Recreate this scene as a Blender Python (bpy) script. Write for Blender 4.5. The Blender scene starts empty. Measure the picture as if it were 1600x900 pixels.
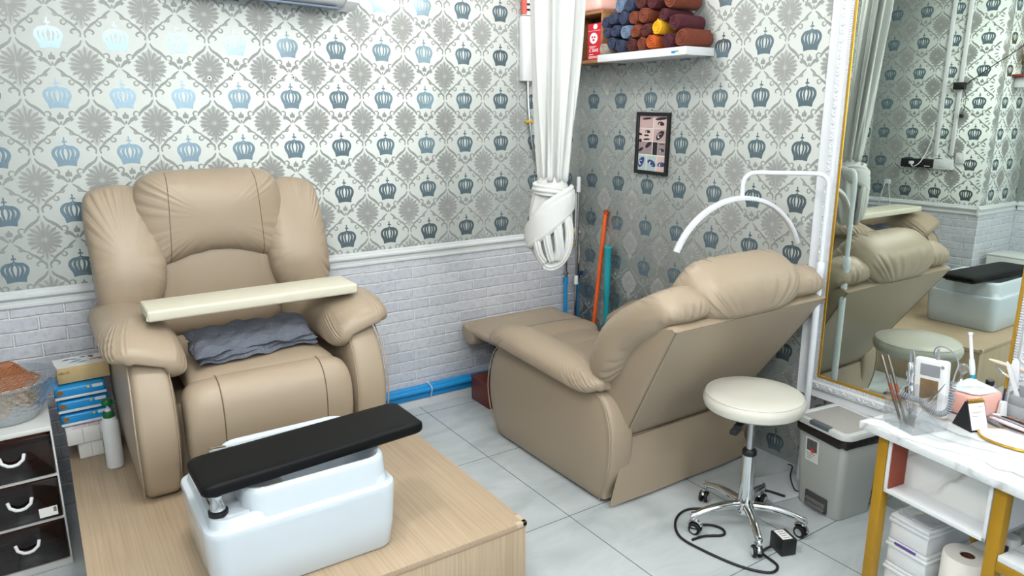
import bpy, bmesh, math, random
from mathutils import Vector, Matrix, Euler
from mathutils.bvhtree import BVHTree
random.seed(7)
S = bpy.context.scene
COL = S.collection
pi = math.pi

# ------------------------------------------------------------------ camera
cam_d = bpy.data.cameras.new('camera'); cam = bpy.data.objects.new('camera', cam_d); COL.objects.link(cam)
cam_d.sensor_width = 36.0; cam_d.lens = 1124.21 / 1600 * 36; cam_d.clip_start = 0.05
yaw, pitch, roll = 0.58724665, 0.23782407, -0.00298569
cy, sy, cp, sp = math.cos(yaw), math.sin(yaw), math.cos(pitch), math.sin(pitch)
f_ = Vector((sy*cp, cy*cp, -sp)); r_ = Vector((cy, -sy, 0)); u_ = r_.cross(f_)
cr, sr = math.cos(roll), math.sin(roll)
r2 = cr*r_ + sr*u_; u2 = -sr*r_ + cr*u_
cam.matrix_world = Matrix(((r2.x, u2.x, -f_.x, -3.18495), (r2.y, u2.y, -f_.y, -3.94138), (r2.z, u2.z, -f_.z, 1.817), (0, 0, 0, 1)))
S.camera = cam

# ------------------------------------------------------------------ light
S.view_settings.view_transform = 'Standard'; S.view_settings.look = 'None'
S.view_settings.gamma = 1.0; S.view_settings.use_curve_mapping = False
S.view_settings.exposure = -0.42
W = bpy.data.worlds.new('world'); S.world = W; W.use_nodes = True
W.node_tree.nodes['Background'].inputs[0].default_value = (0.72, 0.86, 1.0, 1)
W.node_tree.nodes['Background'].inputs[1].default_value = 0.6

def area(name, loc, rot, sx, sy_, power, color):
    l = bpy.data.lights.new(name, 'AREA'); l.shape = 'RECTANGLE'; l.size = sx; l.size_y = sy_
    l.energy = power; l.color = color
    o = bpy.data.objects.new(name, l); COL.objects.link(o); o.location = loc; o.rotation_euler = rot
    return o
CEIL = 3.0
# daylight through the glazed shop front behind the camera
area('shopfront_daylight', (-1.75, -6.9, 2.0), (pi/2, 0, 0), 2.1, 1.5, 66, (0.88, 0.945, 1.0))
# unseen ceiling lamps, added as domes to spread fill light sideways
FILL_LAMPS = [(-0.95, -0.85), (-1.5, -3.0), (-2.75, -1.9), (-1.6, -5.4), (-3.4, -3.9)]
LAMP_W = dict(zip(FILL_LAMPS, (36, 68, 72, 80, 110)))
for (lx, ly) in FILL_LAMPS:
    l = bpy.data.lights.new('fill_lamp_light', 'POINT'); l.energy = LAMP_W[(lx, ly)]; l.shadow_soft_size = 0.16; l.color = (1.0, 0.98, 0.95)
    o = bpy.data.objects.new('fill_lamp_light', l); COL.objects.link(o); o.location = (lx, ly, CEIL-0.30)

# ------------------------------------------------------------------ materials
def lin(c):
    return tuple(((x/255)/12.92 if x/255 <= 0.04045 else ((x/255+0.055)/1.055)**2.4) for x in c)
MATS = {}
def mat(name, rgb, rough=0.5, metal=0.0, spec=0.5, var=0.0, vscale=8, bump=0.0, bscale=60, trans=0.0, ior=1.45, coat=0.0, bdist=0.01, emis=0.0, alpha=1.0):
    if name in MATS: return MATS[name]
    m = bpy.data.materials.new(name); m.use_nodes = True
    nt = m.node_tree; b = nt.nodes['Principled BSDF']
    c = lin(rgb) + (1,)
    b.inputs['Base Color'].default_value = c
    b.inputs['Roughness'].default_value = rough; b.inputs['Metallic'].default_value = metal
    b.inputs['Specular IOR Level'].default_value = spec
    b.inputs['Transmission Weight'].default_value = trans; b.inputs['IOR'].default_value = ior
    b.inputs['Coat Weight'].default_value = coat; b.inputs['Alpha'].default_value = alpha
    if emis:
        b.inputs['Emission Color'].default_value = c; b.inputs['Emission Strength'].default_value = emis
    tc = nt.nodes.new('ShaderNodeTexCoord')
    if var:
        n = nt.nodes.new('ShaderNodeTexNoise'); n.inputs['Scale'].default_value = vscale; n.inputs['Detail'].default_value = 4
        nt.links.new(tc.outputs['Object'], n.inputs['Vector'])
        mx = nt.nodes.new('ShaderNodeMix'); mx.data_type = 'RGBA'
        mx.inputs[6].default_value = tuple(max(0, x*(1-var)) for x in c[:3]) + (1,)
        mx.inputs[7].default_value = tuple(min(1, x*(1+var)) for x in c[:3]) + (1,)
        nt.links.new(n.outputs['Fac'], mx.inputs[0]); nt.links.new(mx.outputs[2], b.inputs['Base Color'])
    if bump:
        n2 = nt.nodes.new('ShaderNodeTexNoise'); n2.inputs['Scale'].default_value = bscale; n2.inputs['Detail'].default_value = 3
        nt.links.new(tc.outputs['Object'], n2.inputs['Vector'])
        bp = nt.nodes.new('ShaderNodeBump'); bp.inputs['Strength'].default_value = bump; bp.inputs['Distance'].default_value = bdist
        nt.links.new(n2.outputs['Fac'], bp.inputs['Height']); nt.links.new(bp.outputs['Normal'], b.inputs['Normal'])
    MATS[name] = m
    return m

def ramp(nt, fac, stops):
    r = nt.nodes.new('ShaderNodeValToRGB'); e = r.color_ramp.elements
    while len(e) > 1: e.remove(e[-1])
    for i, (p, c) in enumerate(stops):
        el = e[0] if i == 0 else e.new(p)
        el.position = p; el.color = lin(c) + (1,)
    nt.links.new(fac, r.inputs[0]); return r

def brick_mat():
    m = mat('white_brick', (190, 196, 203), 0.75); nt = m.node_tree; b = nt.nodes['Principled BSDF']
    tc = nt.nodes.new('ShaderNodeTexCoord'); mp = nt.nodes.new('ShaderNodeMapping')
    nt.links.new(tc.outputs['UV'], mp.inputs[0])
    wn = nt.nodes.new('ShaderNodeTexNoise'); wn.inputs['Scale'].default_value = 9; wn.inputs['Detail'].default_value = 3
    nt.links.new(mp.outputs[0], wn.inputs['Vector'])
    wm = nt.nodes.new('ShaderNodeVectorMath'); wm.operation = 'MULTIPLY_ADD'; wm.inputs[1].default_value = (0.012, 0.012, 0)
    nt.links.new(wn.outputs['Color'], wm.inputs[0]); nt.links.new(mp.outputs[0], wm.inputs[2])
    t = nt.nodes.new('ShaderNodeTexBrick')
    t.inputs['Scale'].default_value = 1; t.inputs['Brick Width'].default_value = 0.215; t.inputs['Row Height'].default_value = 0.0665
    t.inputs['Mortar Size'].default_value = 0.0062; t.inputs['Mortar Smooth'].default_value = 0.5
    t.inputs['Color1'].default_value = lin((204, 208, 215)) + (1,); t.inputs['Color2'].default_value = lin((192, 197, 206)) + (1,)
    t.inputs['Mortar'].default_value = lin((222, 225, 228)) + (1,)
    nt.links.new(wm.outputs[0], t.inputs[0])
    n = nt.nodes.new('ShaderNodeTexNoise'); n.inputs['Scale'].default_value = 34; n.inputs['Detail'].default_value = 8; n.inputs['Roughness'].default_value = 0.7
    nt.links.new(mp.outputs[0], n.inputs['Vector'])
    rr = ramp(nt, n.outputs['Fac'], [(0.25, (200, 202, 206)), (0.5, (245, 245, 246)), (0.75, (255, 255, 255))])
    mx = nt.nodes.new('ShaderNodeMix'); mx.data_type = 'RGBA'; mx.blend_type = 'MULTIPLY'; mx.inputs[0].default_value = 0.85
    nt.links.new(t.outputs['Color'], mx.inputs[6]); nt.links.new(rr.outputs[0], mx.inputs[7])
    nt.links.new(mx.outputs[2], b.inputs['Base Color'])
    inv = nt.nodes.new('ShaderNodeMath'); inv.operation = 'MULTIPLY_ADD'; inv.inputs[1].default_value = -1.0
    sc = nt.nodes.new('ShaderNodeMath'); sc.operation = 'MULTIPLY'; sc.inputs[1].default_value = 0.55
    nt.links.new(n.outputs['Fac'], sc.inputs[0])
    nt.links.new(t.outputs['Fac'], inv.inputs[0]); nt.links.new(sc.outputs[0], inv.inputs[2])
    bp = nt.nodes.new('ShaderNodeBump'); bp.inputs['Strength'].default_value = 0.9; bp.inputs['Distance'].default_value = 0.006
    nt.links.new(inv.outputs[0], bp.inputs['Height']); nt.links.new(bp.outputs[0], b.inputs['Normal'])
    return m

def floor_mat():
    m = mat('marble_tile', (205, 212, 214), 0.22, spec=0.5); nt = m.node_tree; b = nt.nodes['Principled BSDF']
    tc = nt.nodes.new('ShaderNodeTexCoord'); mp = nt.nodes.new('ShaderNodeMapping')
    mp.inputs['Location'].default_value = (1.305+7.1, 1.592+7.15, 0)
    nt.links.new(tc.outputs['Object'], mp.inputs[0])
    t = nt.nodes.new('ShaderNodeTexBrick'); t.offset = 0; t.squash = 1
    t.inputs['Scale'].default_value = 1; t.inputs['Brick Width'].default_value = 0.71; t.inputs['Row Height'].default_value = 0.715
    t.inputs['Mortar Size'].default_value = 0.0022; t.inputs['Mortar Smooth'].default_value = 0.0
    t.inputs['Mortar'].default_value = lin((92, 100, 102)) + (1,)
    nt.links.new(mp.outputs[0], t.inputs[0])
    n = nt.nodes.new('ShaderNodeTexNoise'); n.inputs['Scale'].default_value = 1.7; n.inputs['Detail'].default_value = 7; n.inputs['Distortion'].default_value = 1.3
    mp2 = nt.nodes.new('ShaderNodeMapping'); mp2.inputs['Scale'].default_value = (1.0, 2.6, 1); mp2.inputs['Rotation'].default_value = (0, 0, 0.6)
    nt.links.new(tc.outputs['Object'], mp2.inputs[0]); nt.links.new(mp2.outputs[0], n.inputs['Vector'])
    rr = ramp(nt, n.outputs['Fac'], [(0.3, (164, 172, 175)), (0.47, (178, 186, 189)), (0.6, (186, 193, 196)), (0.75, (174, 182, 185))])
    nt.links.new(rr.outputs[0], t.inputs['Color1']); nt.links.new(rr.outputs[0], t.inputs['Color2'])
    nt.links.new(t.outputs['Color'], b.inputs['Base Color'])
    return m

def wood_mat(name, c1, c2, axis_scale=(60, 1.2, 60), rough=0.4, bump=0.08):
    m = mat(name, c1, rough); nt = m.node_tree; b = nt.nodes['Principled BSDF']
    tc = nt.nodes.new('ShaderNodeTexCoord'); mp = nt.nodes.new('ShaderNodeMapping'); mp.inputs['Scale'].default_value = axis_scale
    nt.links.new(tc.outputs['Object'], mp.inputs[0])
    n = nt.nodes.new('ShaderNodeTexNoise'); n.inputs['Scale'].default_value = 1.6; n.inputs['Detail'].default_value = 6; n.inputs['Distortion'].default_value = 0.3
    nt.links.new(mp.outputs[0], n.inputs['Vector'])
    r = ramp(nt, n.outputs['Fac'], [(0.3, c2), (0.55, c1), (0.8, tuple(min(255, x+6) for x in c1))])
    n3 = nt.nodes.new('ShaderNodeTexNoise'); n3.inputs['Scale'].default_value = 2.2; nt.links.new(tc.outputs['Object'], n3.inputs['Vector'])
    mx = nt.nodes.new('ShaderNodeMix'); mx.data_type = 'RGBA'; mx.blend_type = 'MULTIPLY'; mx.inputs[0].default_value = 0.35
    r3 = ramp(nt, n3.outputs['Fac'], [(0.35, (225, 220, 212)), (0.65, (255, 255, 255))])
    nt.links.new(r.outputs[0], mx.inputs[6]); nt.links.new(r3.outputs[0], mx.inputs[7])
    nt.links.new(mx.outputs[2], b.inputs['Base Color'])
    bp = nt.nodes.new('ShaderNodeBump'); bp.inputs['Strength'].default_value = bump; bp.inputs['Distance'].default_value = 0.002
    nt.links.new(n.outputs['Fac'], bp.inputs['Height']); nt.links.new(bp.outputs[0], b.inputs['Normal'])
    return m

def marble_mat(name, base, vein, ndir, freq, rough=0.25, width=0.10):
    """white marble print with soft veins perpendicular to ndir (object space)"""
    m = mat(name, base, rough); nt = m.node_tree; b = nt.nodes['Principled BSDF']
    tc = nt.nodes.new('ShaderNodeTexCoord')
    dp = nt.nodes.new('ShaderNodeVectorMath'); dp.operation = 'DOT_PRODUCT'; dp.inputs[1].default_value = ndir
    nt.links.new(tc.outputs['Object'], dp.inputs[0])
    n = nt.nodes.new('ShaderNodeTexNoise'); n.inputs['Scale'].default_value = 5.0; n.inputs['Detail'].default_value = 5
    nt.links.new(tc.outputs['Object'], n.inputs['Vector'])
    ad = nt.nodes.new('ShaderNodeMath'); ad.operation = 'MULTIPLY_ADD'; ad.inputs[1].default_value = 0.16
    nt.links.new(n.outputs['Fac'], ad.inputs[0]); nt.links.new(dp.outputs['Value'], ad.inputs[2])
    ml = nt.nodes.new('ShaderNodeMath'); ml.operation = 'MULTIPLY'; ml.inputs[1].default_value = freq; nt.links.new(ad.outputs[0], ml.inputs[0])
    fr = nt.nodes.new('ShaderNodeMath'); fr.operation = 'FRACT'; nt.links.new(ml.outputs[0], fr.inputs[0])
    half = tuple((a*2+c)//3 for a, c in zip(base, vein))
    r = ramp(nt, fr.outputs[0], [(0.0, base), (0.5-width*2.2, base), (0.5-width*0.5, half), (0.5, vein), (0.5+width*0.4, half), (0.5+width*0.8, base), (1.0, base)])
    n2 = nt.nodes.new('ShaderNodeTexNoise'); n2.inputs['Scale'].default_value = 2.6; n2.inputs['Detail'].default_value = 2; nt.links.new(tc.outputs['Object'], n2.inputs['Vector'])
    r2 = ramp(nt, n2.outputs['Fac'], [(0.35, (0, 0, 0)), (0.6, (255, 255, 255))])
    mx = nt.nodes.new('ShaderNodeMix'); mx.data_type = 'RGBA'; mx.inputs[6].default_value = lin(base)+(1,)
    nt.links.new(r2.outputs[0], mx.inputs[0]); nt.links.new(r.outputs[0], mx.inputs[7]); nt.links.new(mx.outputs[2], b.inputs['Base Color'])
    return m

M_leather = mat('tan_leather', (154, 139, 120), 0.42, bump=0.12, bscale=260, bdist=0.002, var=0.03, vscale=3)
M_seam = mat('leather_seam', (104, 90, 73), 0.7)
M_dark = mat('black_plastic', (22, 22, 24), 0.4)
M_rubber = mat('black_rubber', (18, 18, 18), 0.55)
M_chrome = mat('chrome', (215, 218, 220), 0.08, metal=1.0)
M_steel = mat('brushed_steel', (175, 178, 180), 0.22, metal=1.0)
M_brass = mat('yellow_brass', (222, 180, 40), 0.35, metal=0.4)
M_white = mat('white_plastic', (210, 213, 216), 0.35)
M_gloss = mat('white_acrylic', (196, 206, 214), 0.12, coat=0.3)
M_paper = mat('wallpaper_ground', (208, 214, 211), 0.6, spec=0.3, var=0.02, vscale=3)
M_crown = mat('wallpaper_crown', (112, 131, 141), 0.27, metal=0.7)
M_scroll = mat('wallpaper_scroll', (136, 141, 139), 0.5, spec=0.35)
M_damask = mat('wallpaper_damask', (142, 145, 143), 0.5, spec=0.35)
M_damaskb = mat('wallpaper_damask_pale', (170, 174, 172), 0.55, spec=0.35, var=0.10, vscale=90)
M_papseam = mat('wallpaper_joint', (178, 183, 182), 0.7)
M_brick = brick_mat()
M_floor = floor_mat()
M_oak = wood_mat('oak_laminate', (172, 153, 129), (160, 140, 115), (95, 1.3, 95))
M_oakv = wood_mat('oak_laminate_front', (178, 159, 134), (162, 142, 116), (95, 95, 1.5))
M_mahog = wood_mat('mahogany', (104, 46, 34), (80, 32, 24), (3, 40, 40), 0.35)
M_cube = wood_mat('walnut_board', (150, 108, 72), (126, 86, 56), (30, 3, 30), 0.5)
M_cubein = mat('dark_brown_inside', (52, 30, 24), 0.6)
M_trim = mat('white_trim_paint', (206, 211, 213), 0.4)
M_gold = mat('gold_paint', (205, 160, 62), 0.28, metal=0.75)
M_goldleg = mat('ochre_gold_steel', (160, 120, 18), 0.42, metal=0.15, var=0.06, vscale=30)
M_mirror = mat('mirror_glass', (216, 225, 218), 0.0, metal=1.0)
M_cream = mat('cream_vinyl', (198, 197, 188), 0.33, bump=0.06, bscale=200, bdist=0.002)
M_board = mat('cream_board_vinyl', (198, 195, 178), 0.4)
M_blk = mat('black_vinyl', (9, 10, 12), 0.45, spec=0.18, bump=0.06, bscale=250, bdist=0.002)
M_bluepipe = mat('blue_pvc', (28, 140, 205), 0.35, var=0.08, vscale=10)
M_curtain = mat('white_cotton', (190, 192, 190), 0.85, bump=0.25, bscale=240, bdist=0.003)
def clear_mat(name, tint, base_fac, edge_fac, rough, bump=0.0, bscale=50):
    m = bpy.data.materials.new(name); m.use_nodes = True; nt = m.node_tree; nt.nodes.remove(nt.nodes['Principled BSDF']); out = nt.nodes['Material Output']
    tr = nt.nodes.new('ShaderNodeBsdfTransparent'); tr.inputs[0].default_value = tint+(1,)
    gl = nt.nodes.new('ShaderNodeBsdfGlossy'); gl.inputs['Roughness'].default_value = rough; gl.inputs[0].default_value = (0.95, 0.97, 1, 1)
    lw = nt.nodes.new('ShaderNodeLayerWeight'); lw.inputs[0].default_value = 0.35
    mr = nt.nodes.new('ShaderNodeMapRange'); mr.inputs['To Min'].default_value = base_fac; mr.inputs['To Max'].default_value = edge_fac
    mx = nt.nodes.new('ShaderNodeMixShader')
    nt.links.new(lw.outputs['Facing'], mr.inputs[0]); nt.links.new(mr.outputs[0], mx.inputs[0]); nt.links.new(tr.outputs[0], mx.inputs[1]); nt.links.new(gl.outputs[0], mx.inputs[2]); nt.links.new(mx.outputs[0], out.inputs[0])
    if bump:
        tc = nt.nodes.new('ShaderNodeTexCoord'); n = nt.nodes.new('ShaderNodeTexNoise'); n.inputs['Scale'].default_value = bscale; n.inputs['Detail'].default_value = 3
        nt.links.new(tc.outputs['Object'], n.inputs['Vector']); bp = nt.nodes.new('ShaderNodeBump'); bp.inputs['Strength'].default_value = bump; bp.inputs['Distance'].default_value = 0.01
        nt.links.new(n.outputs['Fac'], bp.inputs['Height']); nt.links.new(bp.outputs[0], gl.inputs['Normal']); nt.links.new(bp.outputs[0], lw.inputs['Normal'])
    return m
M_cacryl = clear_mat('clear_acrylic', (0.985, 0.988, 0.99), 0.035, 0.5, 0.04)
M_glass = clear_mat('clear_glass', (0.88, 0.91, 0.92), 0.06, 0.9, 0.06, 1.0, 60)

# ------------------------------------------------------------------ mesh helpers
def cat(pts, n, closed=True):
    P = [Vector(p) for p in pts]; m = len(P); out = []
    segs = m if closed else m-1
    for i in range(n):
        t = i/n*segs if closed else i/(n-1)*segs
        k = min(int(t), segs-1); u = t-k
        if closed: a, b, c, d = P[(k-1) % m], P[k % m], P[(k+1) % m], P[(k+2) % m]
        else: a, b, c, d = P[max(k-1, 0)], P[k], P[min(k+1, m-1)], P[min(k+2, m-1)]
        out.append(0.5*((2*b)+(c-a)*u+(2*a-5*b+4*c-d)*u*u+(3*b-a-3*c+d)*u**3))
    return out

class MB:
    def __init__(s):
        s.v = []; s.f = []; s.m = []; s.sm = []
    def add(s, verts, faces, mi=0, smooth=True):
        o = len(s.v); s.v += [Vector(v) for v in verts]
        for f in faces: s.f.append([o+i for i in f]); s.m.append(mi); s.sm.append(smooth)
        return s
    def frombm(s, bm, mi=0, X=None):
        bm.verts.ensure_lookup_table(); bm.verts.index_update()
        s.add([(X @ v.co) if X else v.co for v in bm.verts], [[v.index for v in f.verts] for f in bm.faces], mi); bm.free(); return s
    def box(s, x0, x1, y0, y1, z0, z1, bev=0.004, mi=0, seg=2, X=None):
        bm = bmesh.new(); bmesh.ops.create_cube(bm, size=1)
        for v in bm.verts: v.co = Vector(((x0+x1)/2+v.co.x*(x1-x0), (y0+y1)/2+v.co.y*(y1-y0), (z0+z1)/2+v.co.z*(z1-z0)))
        if bev: bmesh.ops.bevel(bm, geom=bm.edges[:], offset=bev, segments=seg, affect='EDGES', profile=0.5, clamp_overlap=True)
        return s.frombm(bm, mi, X)
    def loft(s, rings, mi=0, caps=True, closed=True, smooth=True):
        n = len(rings[0]); V = [p for r in rings for p in r]; F = []
        for i in range(len(rings)-1):
            for j in range(n if closed else n-1):
                k = (j+1) % n; F.append([i*n+j, i*n+k, (i+1)*n+k, (i+1)*n+j])
        if caps and closed:
            F.append(list(range(n-1, -1, -1))); F.append([(len(rings)-1)*n+j for j in range(n)])
        return s.add(V, F, mi, smooth)
    def tube(s, path, r, seg=10, mi=0, closed=False, caps=True):
        P = [Vector(p) for p in path]; n = len(P); rings = []; nrm = None
        for i, p in enumerate(P):
            if closed: t = P[(i+1) % n]-P[i-1]
            else: t = P[min(i+1, n-1)]-P[max(i-1, 0)]
            if t.length < 1e-9: t = Vector((0, 0, 1))
            t.normalize()
            if nrm is None:
                nrm = t.cross(Vector((0, 0, 1)) if abs(t.z) < 0.9 else Vector((1, 0, 0))).normalized()
            else:
                nrm = nrm-t*nrm.dot(t)
                nrm = nrm.normalized() if nrm.length > 1e-6 else t.orthogonal().normalized()
            b = t.cross(nrm); rr = r[i] if isinstance(r, (list, tuple)) else r
            rings.append([p+rr*(math.cos(2*pi*k/seg)*nrm+math.sin(2*pi*k/seg)*b) for k in range(seg)])
        if closed: rings.append(rings[0]); caps = False
        return s.loft(rings, mi, caps)
    def lathe(s, prof, c=(0, 0, 0), seg=32, mi=0, X=None, sx=1, sy=1):
        V = []; F = []; n = len(prof); c = Vector(c)
        for (r, z) in prof:
            for k in range(seg):
                a = 2*pi*k/seg; p = Vector((r*math.cos(a)*sx, r*math.sin(a)*sy, z)); V.append((X @ p if X else p)+c)
        for i in range(n-1):
            for k in range(seg):
                F.append([i*seg+k, i*seg+(k+1) % seg, (i+1)*seg+(k+1) % seg, (i+1)*seg+k])
        if prof[0][0] > 1e-6: F.append(list(range(seg-1, -1, -1)))
        if prof[-1][0] > 1e-6: F.append([(n-1)*seg+k for k in range(seg)])
        return s.add(V, F, mi)
    def pillow(s, outline, Tf, Tb, Mp, n=2.4, nseg=96, rings=14, amp=0.0, freq=9, seed=1, mi=0, c=None, raw=False):
        O = [Vector((p[0], p[1])) for p in outline] if raw else [p.to_2d() for p in cat([(a, b, 0) for a, b in outline], nseg)]
        N = len(O); c = Vector(c) if c else sum(O, Vector((0, 0)))/N
        rnd = random.Random(seed); ph = [(rnd.uniform(0.6, 1.5)*freq, rnd.uniform(0, 6.28), rnd.uniform(0.4, 1)) for _ in range(5)]
        gate = [(rnd.randint(1, 4), rnd.uniform(0, 6.28)) for _ in range(2)]
        def rip(th):
            g = 0.55+0.45*math.sin(gate[0][0]*th+gate[0][1])*math.sin(gate[1][0]*th+gate[1][1])
            return g*sum(a*(2*abs(math.sin((round(k)*th+p)/2))**0.6-1.25) for k, p, a in ph)/2.2
        V = []; F = []
        def ring(rho, w, sgn):
            idx = []
            for i, o in enumerate(O):
                q = c+(o-c)*rho; th = 2*pi*i/N
                ww = w+sgn*amp*rip(th)*(rho**4)*(1-rho**40)
                idx.append(len(V)); V.append(Mp(q.x, q.y, ww))
            return idx
        edge = ring(1.0, 0, 0); prevs = {}
        for sgn, T in ((1, Tf), (-1, Tb)):
            prev = edge
            for k in range(1, rings+1):
                a = k/rings*pi/2
                if k < rings:
                    rho = math.cos(a)**(2/n); w = T*math.sin(a)**(2/n)
                    cur = ring(rho, sgn*w, sgn)
                    for i in range(N):
                        j = (i+1) % N; q = [prev[i], prev[j], cur[j], cur[i]]
                        F.append(q if sgn > 0 else q[::-1])
                    prev = cur
                else:
                    ci = len(V); V.append(Mp(c.x, c.y, sgn*T))
                    for i in range(N):
                        j = (i+1) % N; q = [prev[i], prev[j], ci]; F.append(q if sgn > 0 else q[::-1])
        s.add(V, F, mi)
        return s
    def seam(s, pts, direction, mi, r=0.003, sink=0.0006, dist=3.0):
        bv = BVHTree.FromPolygons([tuple(v) for v in s.v], s.f); d = Vector(direction).normalized(); run = []
        out = []
        for p in pts:
            h = bv.ray_cast(Vector(p)-d*dist*0.5, d, dist)
            if h[0] is not None: out.append(h[0]+d*sink)
        if len(out) > 2: s.tube(out, r, 6, mi)
        return s
    def obj(s, name, mats, parent=None, local=False, angle=40):
        me = bpy.data.meshes.new(name)
        V = s.v
        if parent is not None and not local:
            I = ROOT[parent.name].inverted(); V = [I @ v for v in V]
        me.from_pydata([tuple(v) for v in V], [], s.f)
        if not isinstance(mats, (list, tuple)): mats = [mats]
        for m in mats: me.materials.append(m)
        me.polygons.foreach_set('material_index', s.m); me.polygons.foreach_set('use_smooth', s.sm)
        me.update()
        bm = bmesh.new(); bm.from_mesh(me); bmesh.ops.recalc_face_normals(bm, faces=bm.faces[:]); bm.to_mesh(me); bm.free()
        if angle: me.set_sharp_from_angle(angle=math.radians(angle))
        o = bpy.data.objects.new(name, me); COL.objects.link(o)
        if parent is not None: o.parent = parent; ROOT[o.name] = ROOT[parent.name]
        return o
ROOT = {}
def thing(name, label, catg, loc=(0, 0, 0), rz=0, group=None):
    o = bpy.data.objects.new(name, None); COL.objects.link(o); o.empty_display_size = 0.05
    o.location = loc; o.rotation_euler = (0, 0, rz)
    ROOT[o.name] = Matrix.Translation(loc) @ Matrix.Rotation(rz, 4, 'Z')
    tag(o, label, catg, group); return o
def tag(o, label, catg, group=None):
    o['label'] = label; o['category'] = catg
    if group: o['group'] = group
    return o
def struct(o): o['kind'] = 'structure'; return o
def rr(w, h, r, n=6, cx=0, cy_=0):
    out = []
    for (x, y, a0) in ((w/2-r, h/2-r, 0), (-w/2+r, h/2-r, 90), (-w/2+r, -h/2+r, 180), (w/2-r, -h/2+r, 270)):
        for k in range(n+1):
            a = math.radians(a0+90*k/n); out.append((cx+x+r*math.cos(a), cy_+y+r*math.sin(a)))
    return out
def txt(name, body, size, mtl, parent, X, depth=0.0006, align='CENTER'):
    cu = bpy.data.curves.new(name, 'FONT'); cu.body = body; cu.size = size; cu.extrude = depth; cu.align_x = align; cu.align_y = 'CENTER'
    t = bpy.data.objects.new(name, cu); COL.objects.link(t)
    dg = bpy.context.evaluated_depsgraph_get(); me = bpy.data.meshes.new_from_object(t.evaluated_get(dg)); bpy.data.objects.remove(t)
    me.transform(ROOT[parent.name].inverted() @ X); me.materials.clear(); me.materials.append(mtl)
    o = bpy.data.objects.new(name, me); COL.objects.link(o); o.parent = parent; ROOT[o.name] = ROOT[parent.name]
    return o
def frame3(o, ex, ey):
    ex = Vector(ex).normalized(); ey = Vector(ey).normalized(); ez = ex.cross(ey)
    return Matrix(((ex.x, ey.x, ez.x, o[0]), (ex.y, ey.y, ez.y, o[1]), (ex.z, ey.z, ez.z, o[2]), (0, 0, 0, 1)))

# ------------------------------------------------------------------ wallpaper pattern
PW, PV = 0.265, 0.259575
def strip(pts, w, n=10):
    P = cat([(a, b, 0) for a, b in pts], n, closed=False); out = []
    for i, p in enumerate(P):
        t = (P[min(i+1, n-1)]-P[max(i-1, 0)]).normalized(); nn = Vector((-t.y, t.x, 0))
        u = i/(n-1); ww = w(u) if callable(w) else w
        out.append((p-nn*ww/2, p+nn*ww/2))
    V = []; F = []
    for a, b in out: V += [(a.x, a.y), (b.x, b.y)]
    for i in range(n-1): F.append((2*i, 2*i+1, 2*i+3, 2*i+2))
    return V, F
def taper(w): return lambda u: 1.25*w*(0.38+0.62*math.sin(pi*min(1, max(0, u))))
def mirx(vf): return [(-x, y) for x, y in vf[0]], vf[1]
def leaf(cx, cy_, L, w, ang):
    a = math.radians(ang); d = (math.cos(a), math.sin(a)); nn = (-d[1], d[0]); V = []; n = 5
    prof = [0, 0.7, 1.0, 0.75, 0]
    up = [(cx+d[0]*L*i/4+nn[0]*w/2*prof[i], cy_+d[1]*L*i/4+nn[1]*w/2*prof[i]) for i in range(5)]
    dn = [(cx+d[0]*L*i/4-nn[0]*w/2*prof[i], cy_+d[1]*L*i/4-nn[1]*w/2*prof[i]) for i in (3, 2, 1)]
    V = up+dn; return V, [tuple(range(len(V)))]
CROWN = []; SCROLL = []; DAM = []
# crown: base band, ribs, cross
CROWN.append(strip([(-0.042, -0.041), (-0.02, -0.037), (0, -0.036), (0.02, -0.037), (0.042, -0.041)], 0.021, 9))
CROWN.append(strip([(-0.046, -0.028), (-0.02, -0.025), (0, -0.024), (0.02, -0.025), (0.046, -0.028)], 0.005, 9))
for sgn in (1, -1):
    CROWN.append(strip([(sgn*0.036, -0.026), (sgn*0.051, -0.002), (sgn*0.050, 0.016), (sgn*0.034, 0.030), (sgn*0.010, 0.033)], lambda u: 0.018-0.007*u, 12))
    CROWN.append(strip([(sgn*0.021, -0.024), (sgn*0.031, 0.000), (sgn*0.029, 0.018), (sgn*0.016, 0.030), (sgn*0.004, 0.035)], lambda u: 0.0145-0.005*u, 10))
    CROWN.append(strip([(sgn*0.0065, -0.023), (sgn*0.0125, 0.002), (sgn*0.011, 0.020), (sgn*0.002, 0.034)], 0.0098, 8))
CROWN.append(strip([(-0.013, 0.036), (0, 0.039), (0.013, 0.036)], 0.007, 6))
CROWN.append(strip([(0, 0.038), (0, 0.055), (0, 0.071)], 0.006, 5))
CROWN.append(strip([(-0.010, 0.054), (0, 0.0565), (0.012, 0.053)], 0.0068, 6))
CROWN.append(leaf(0, 0.060, 0.016, 0.008, 90))
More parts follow.
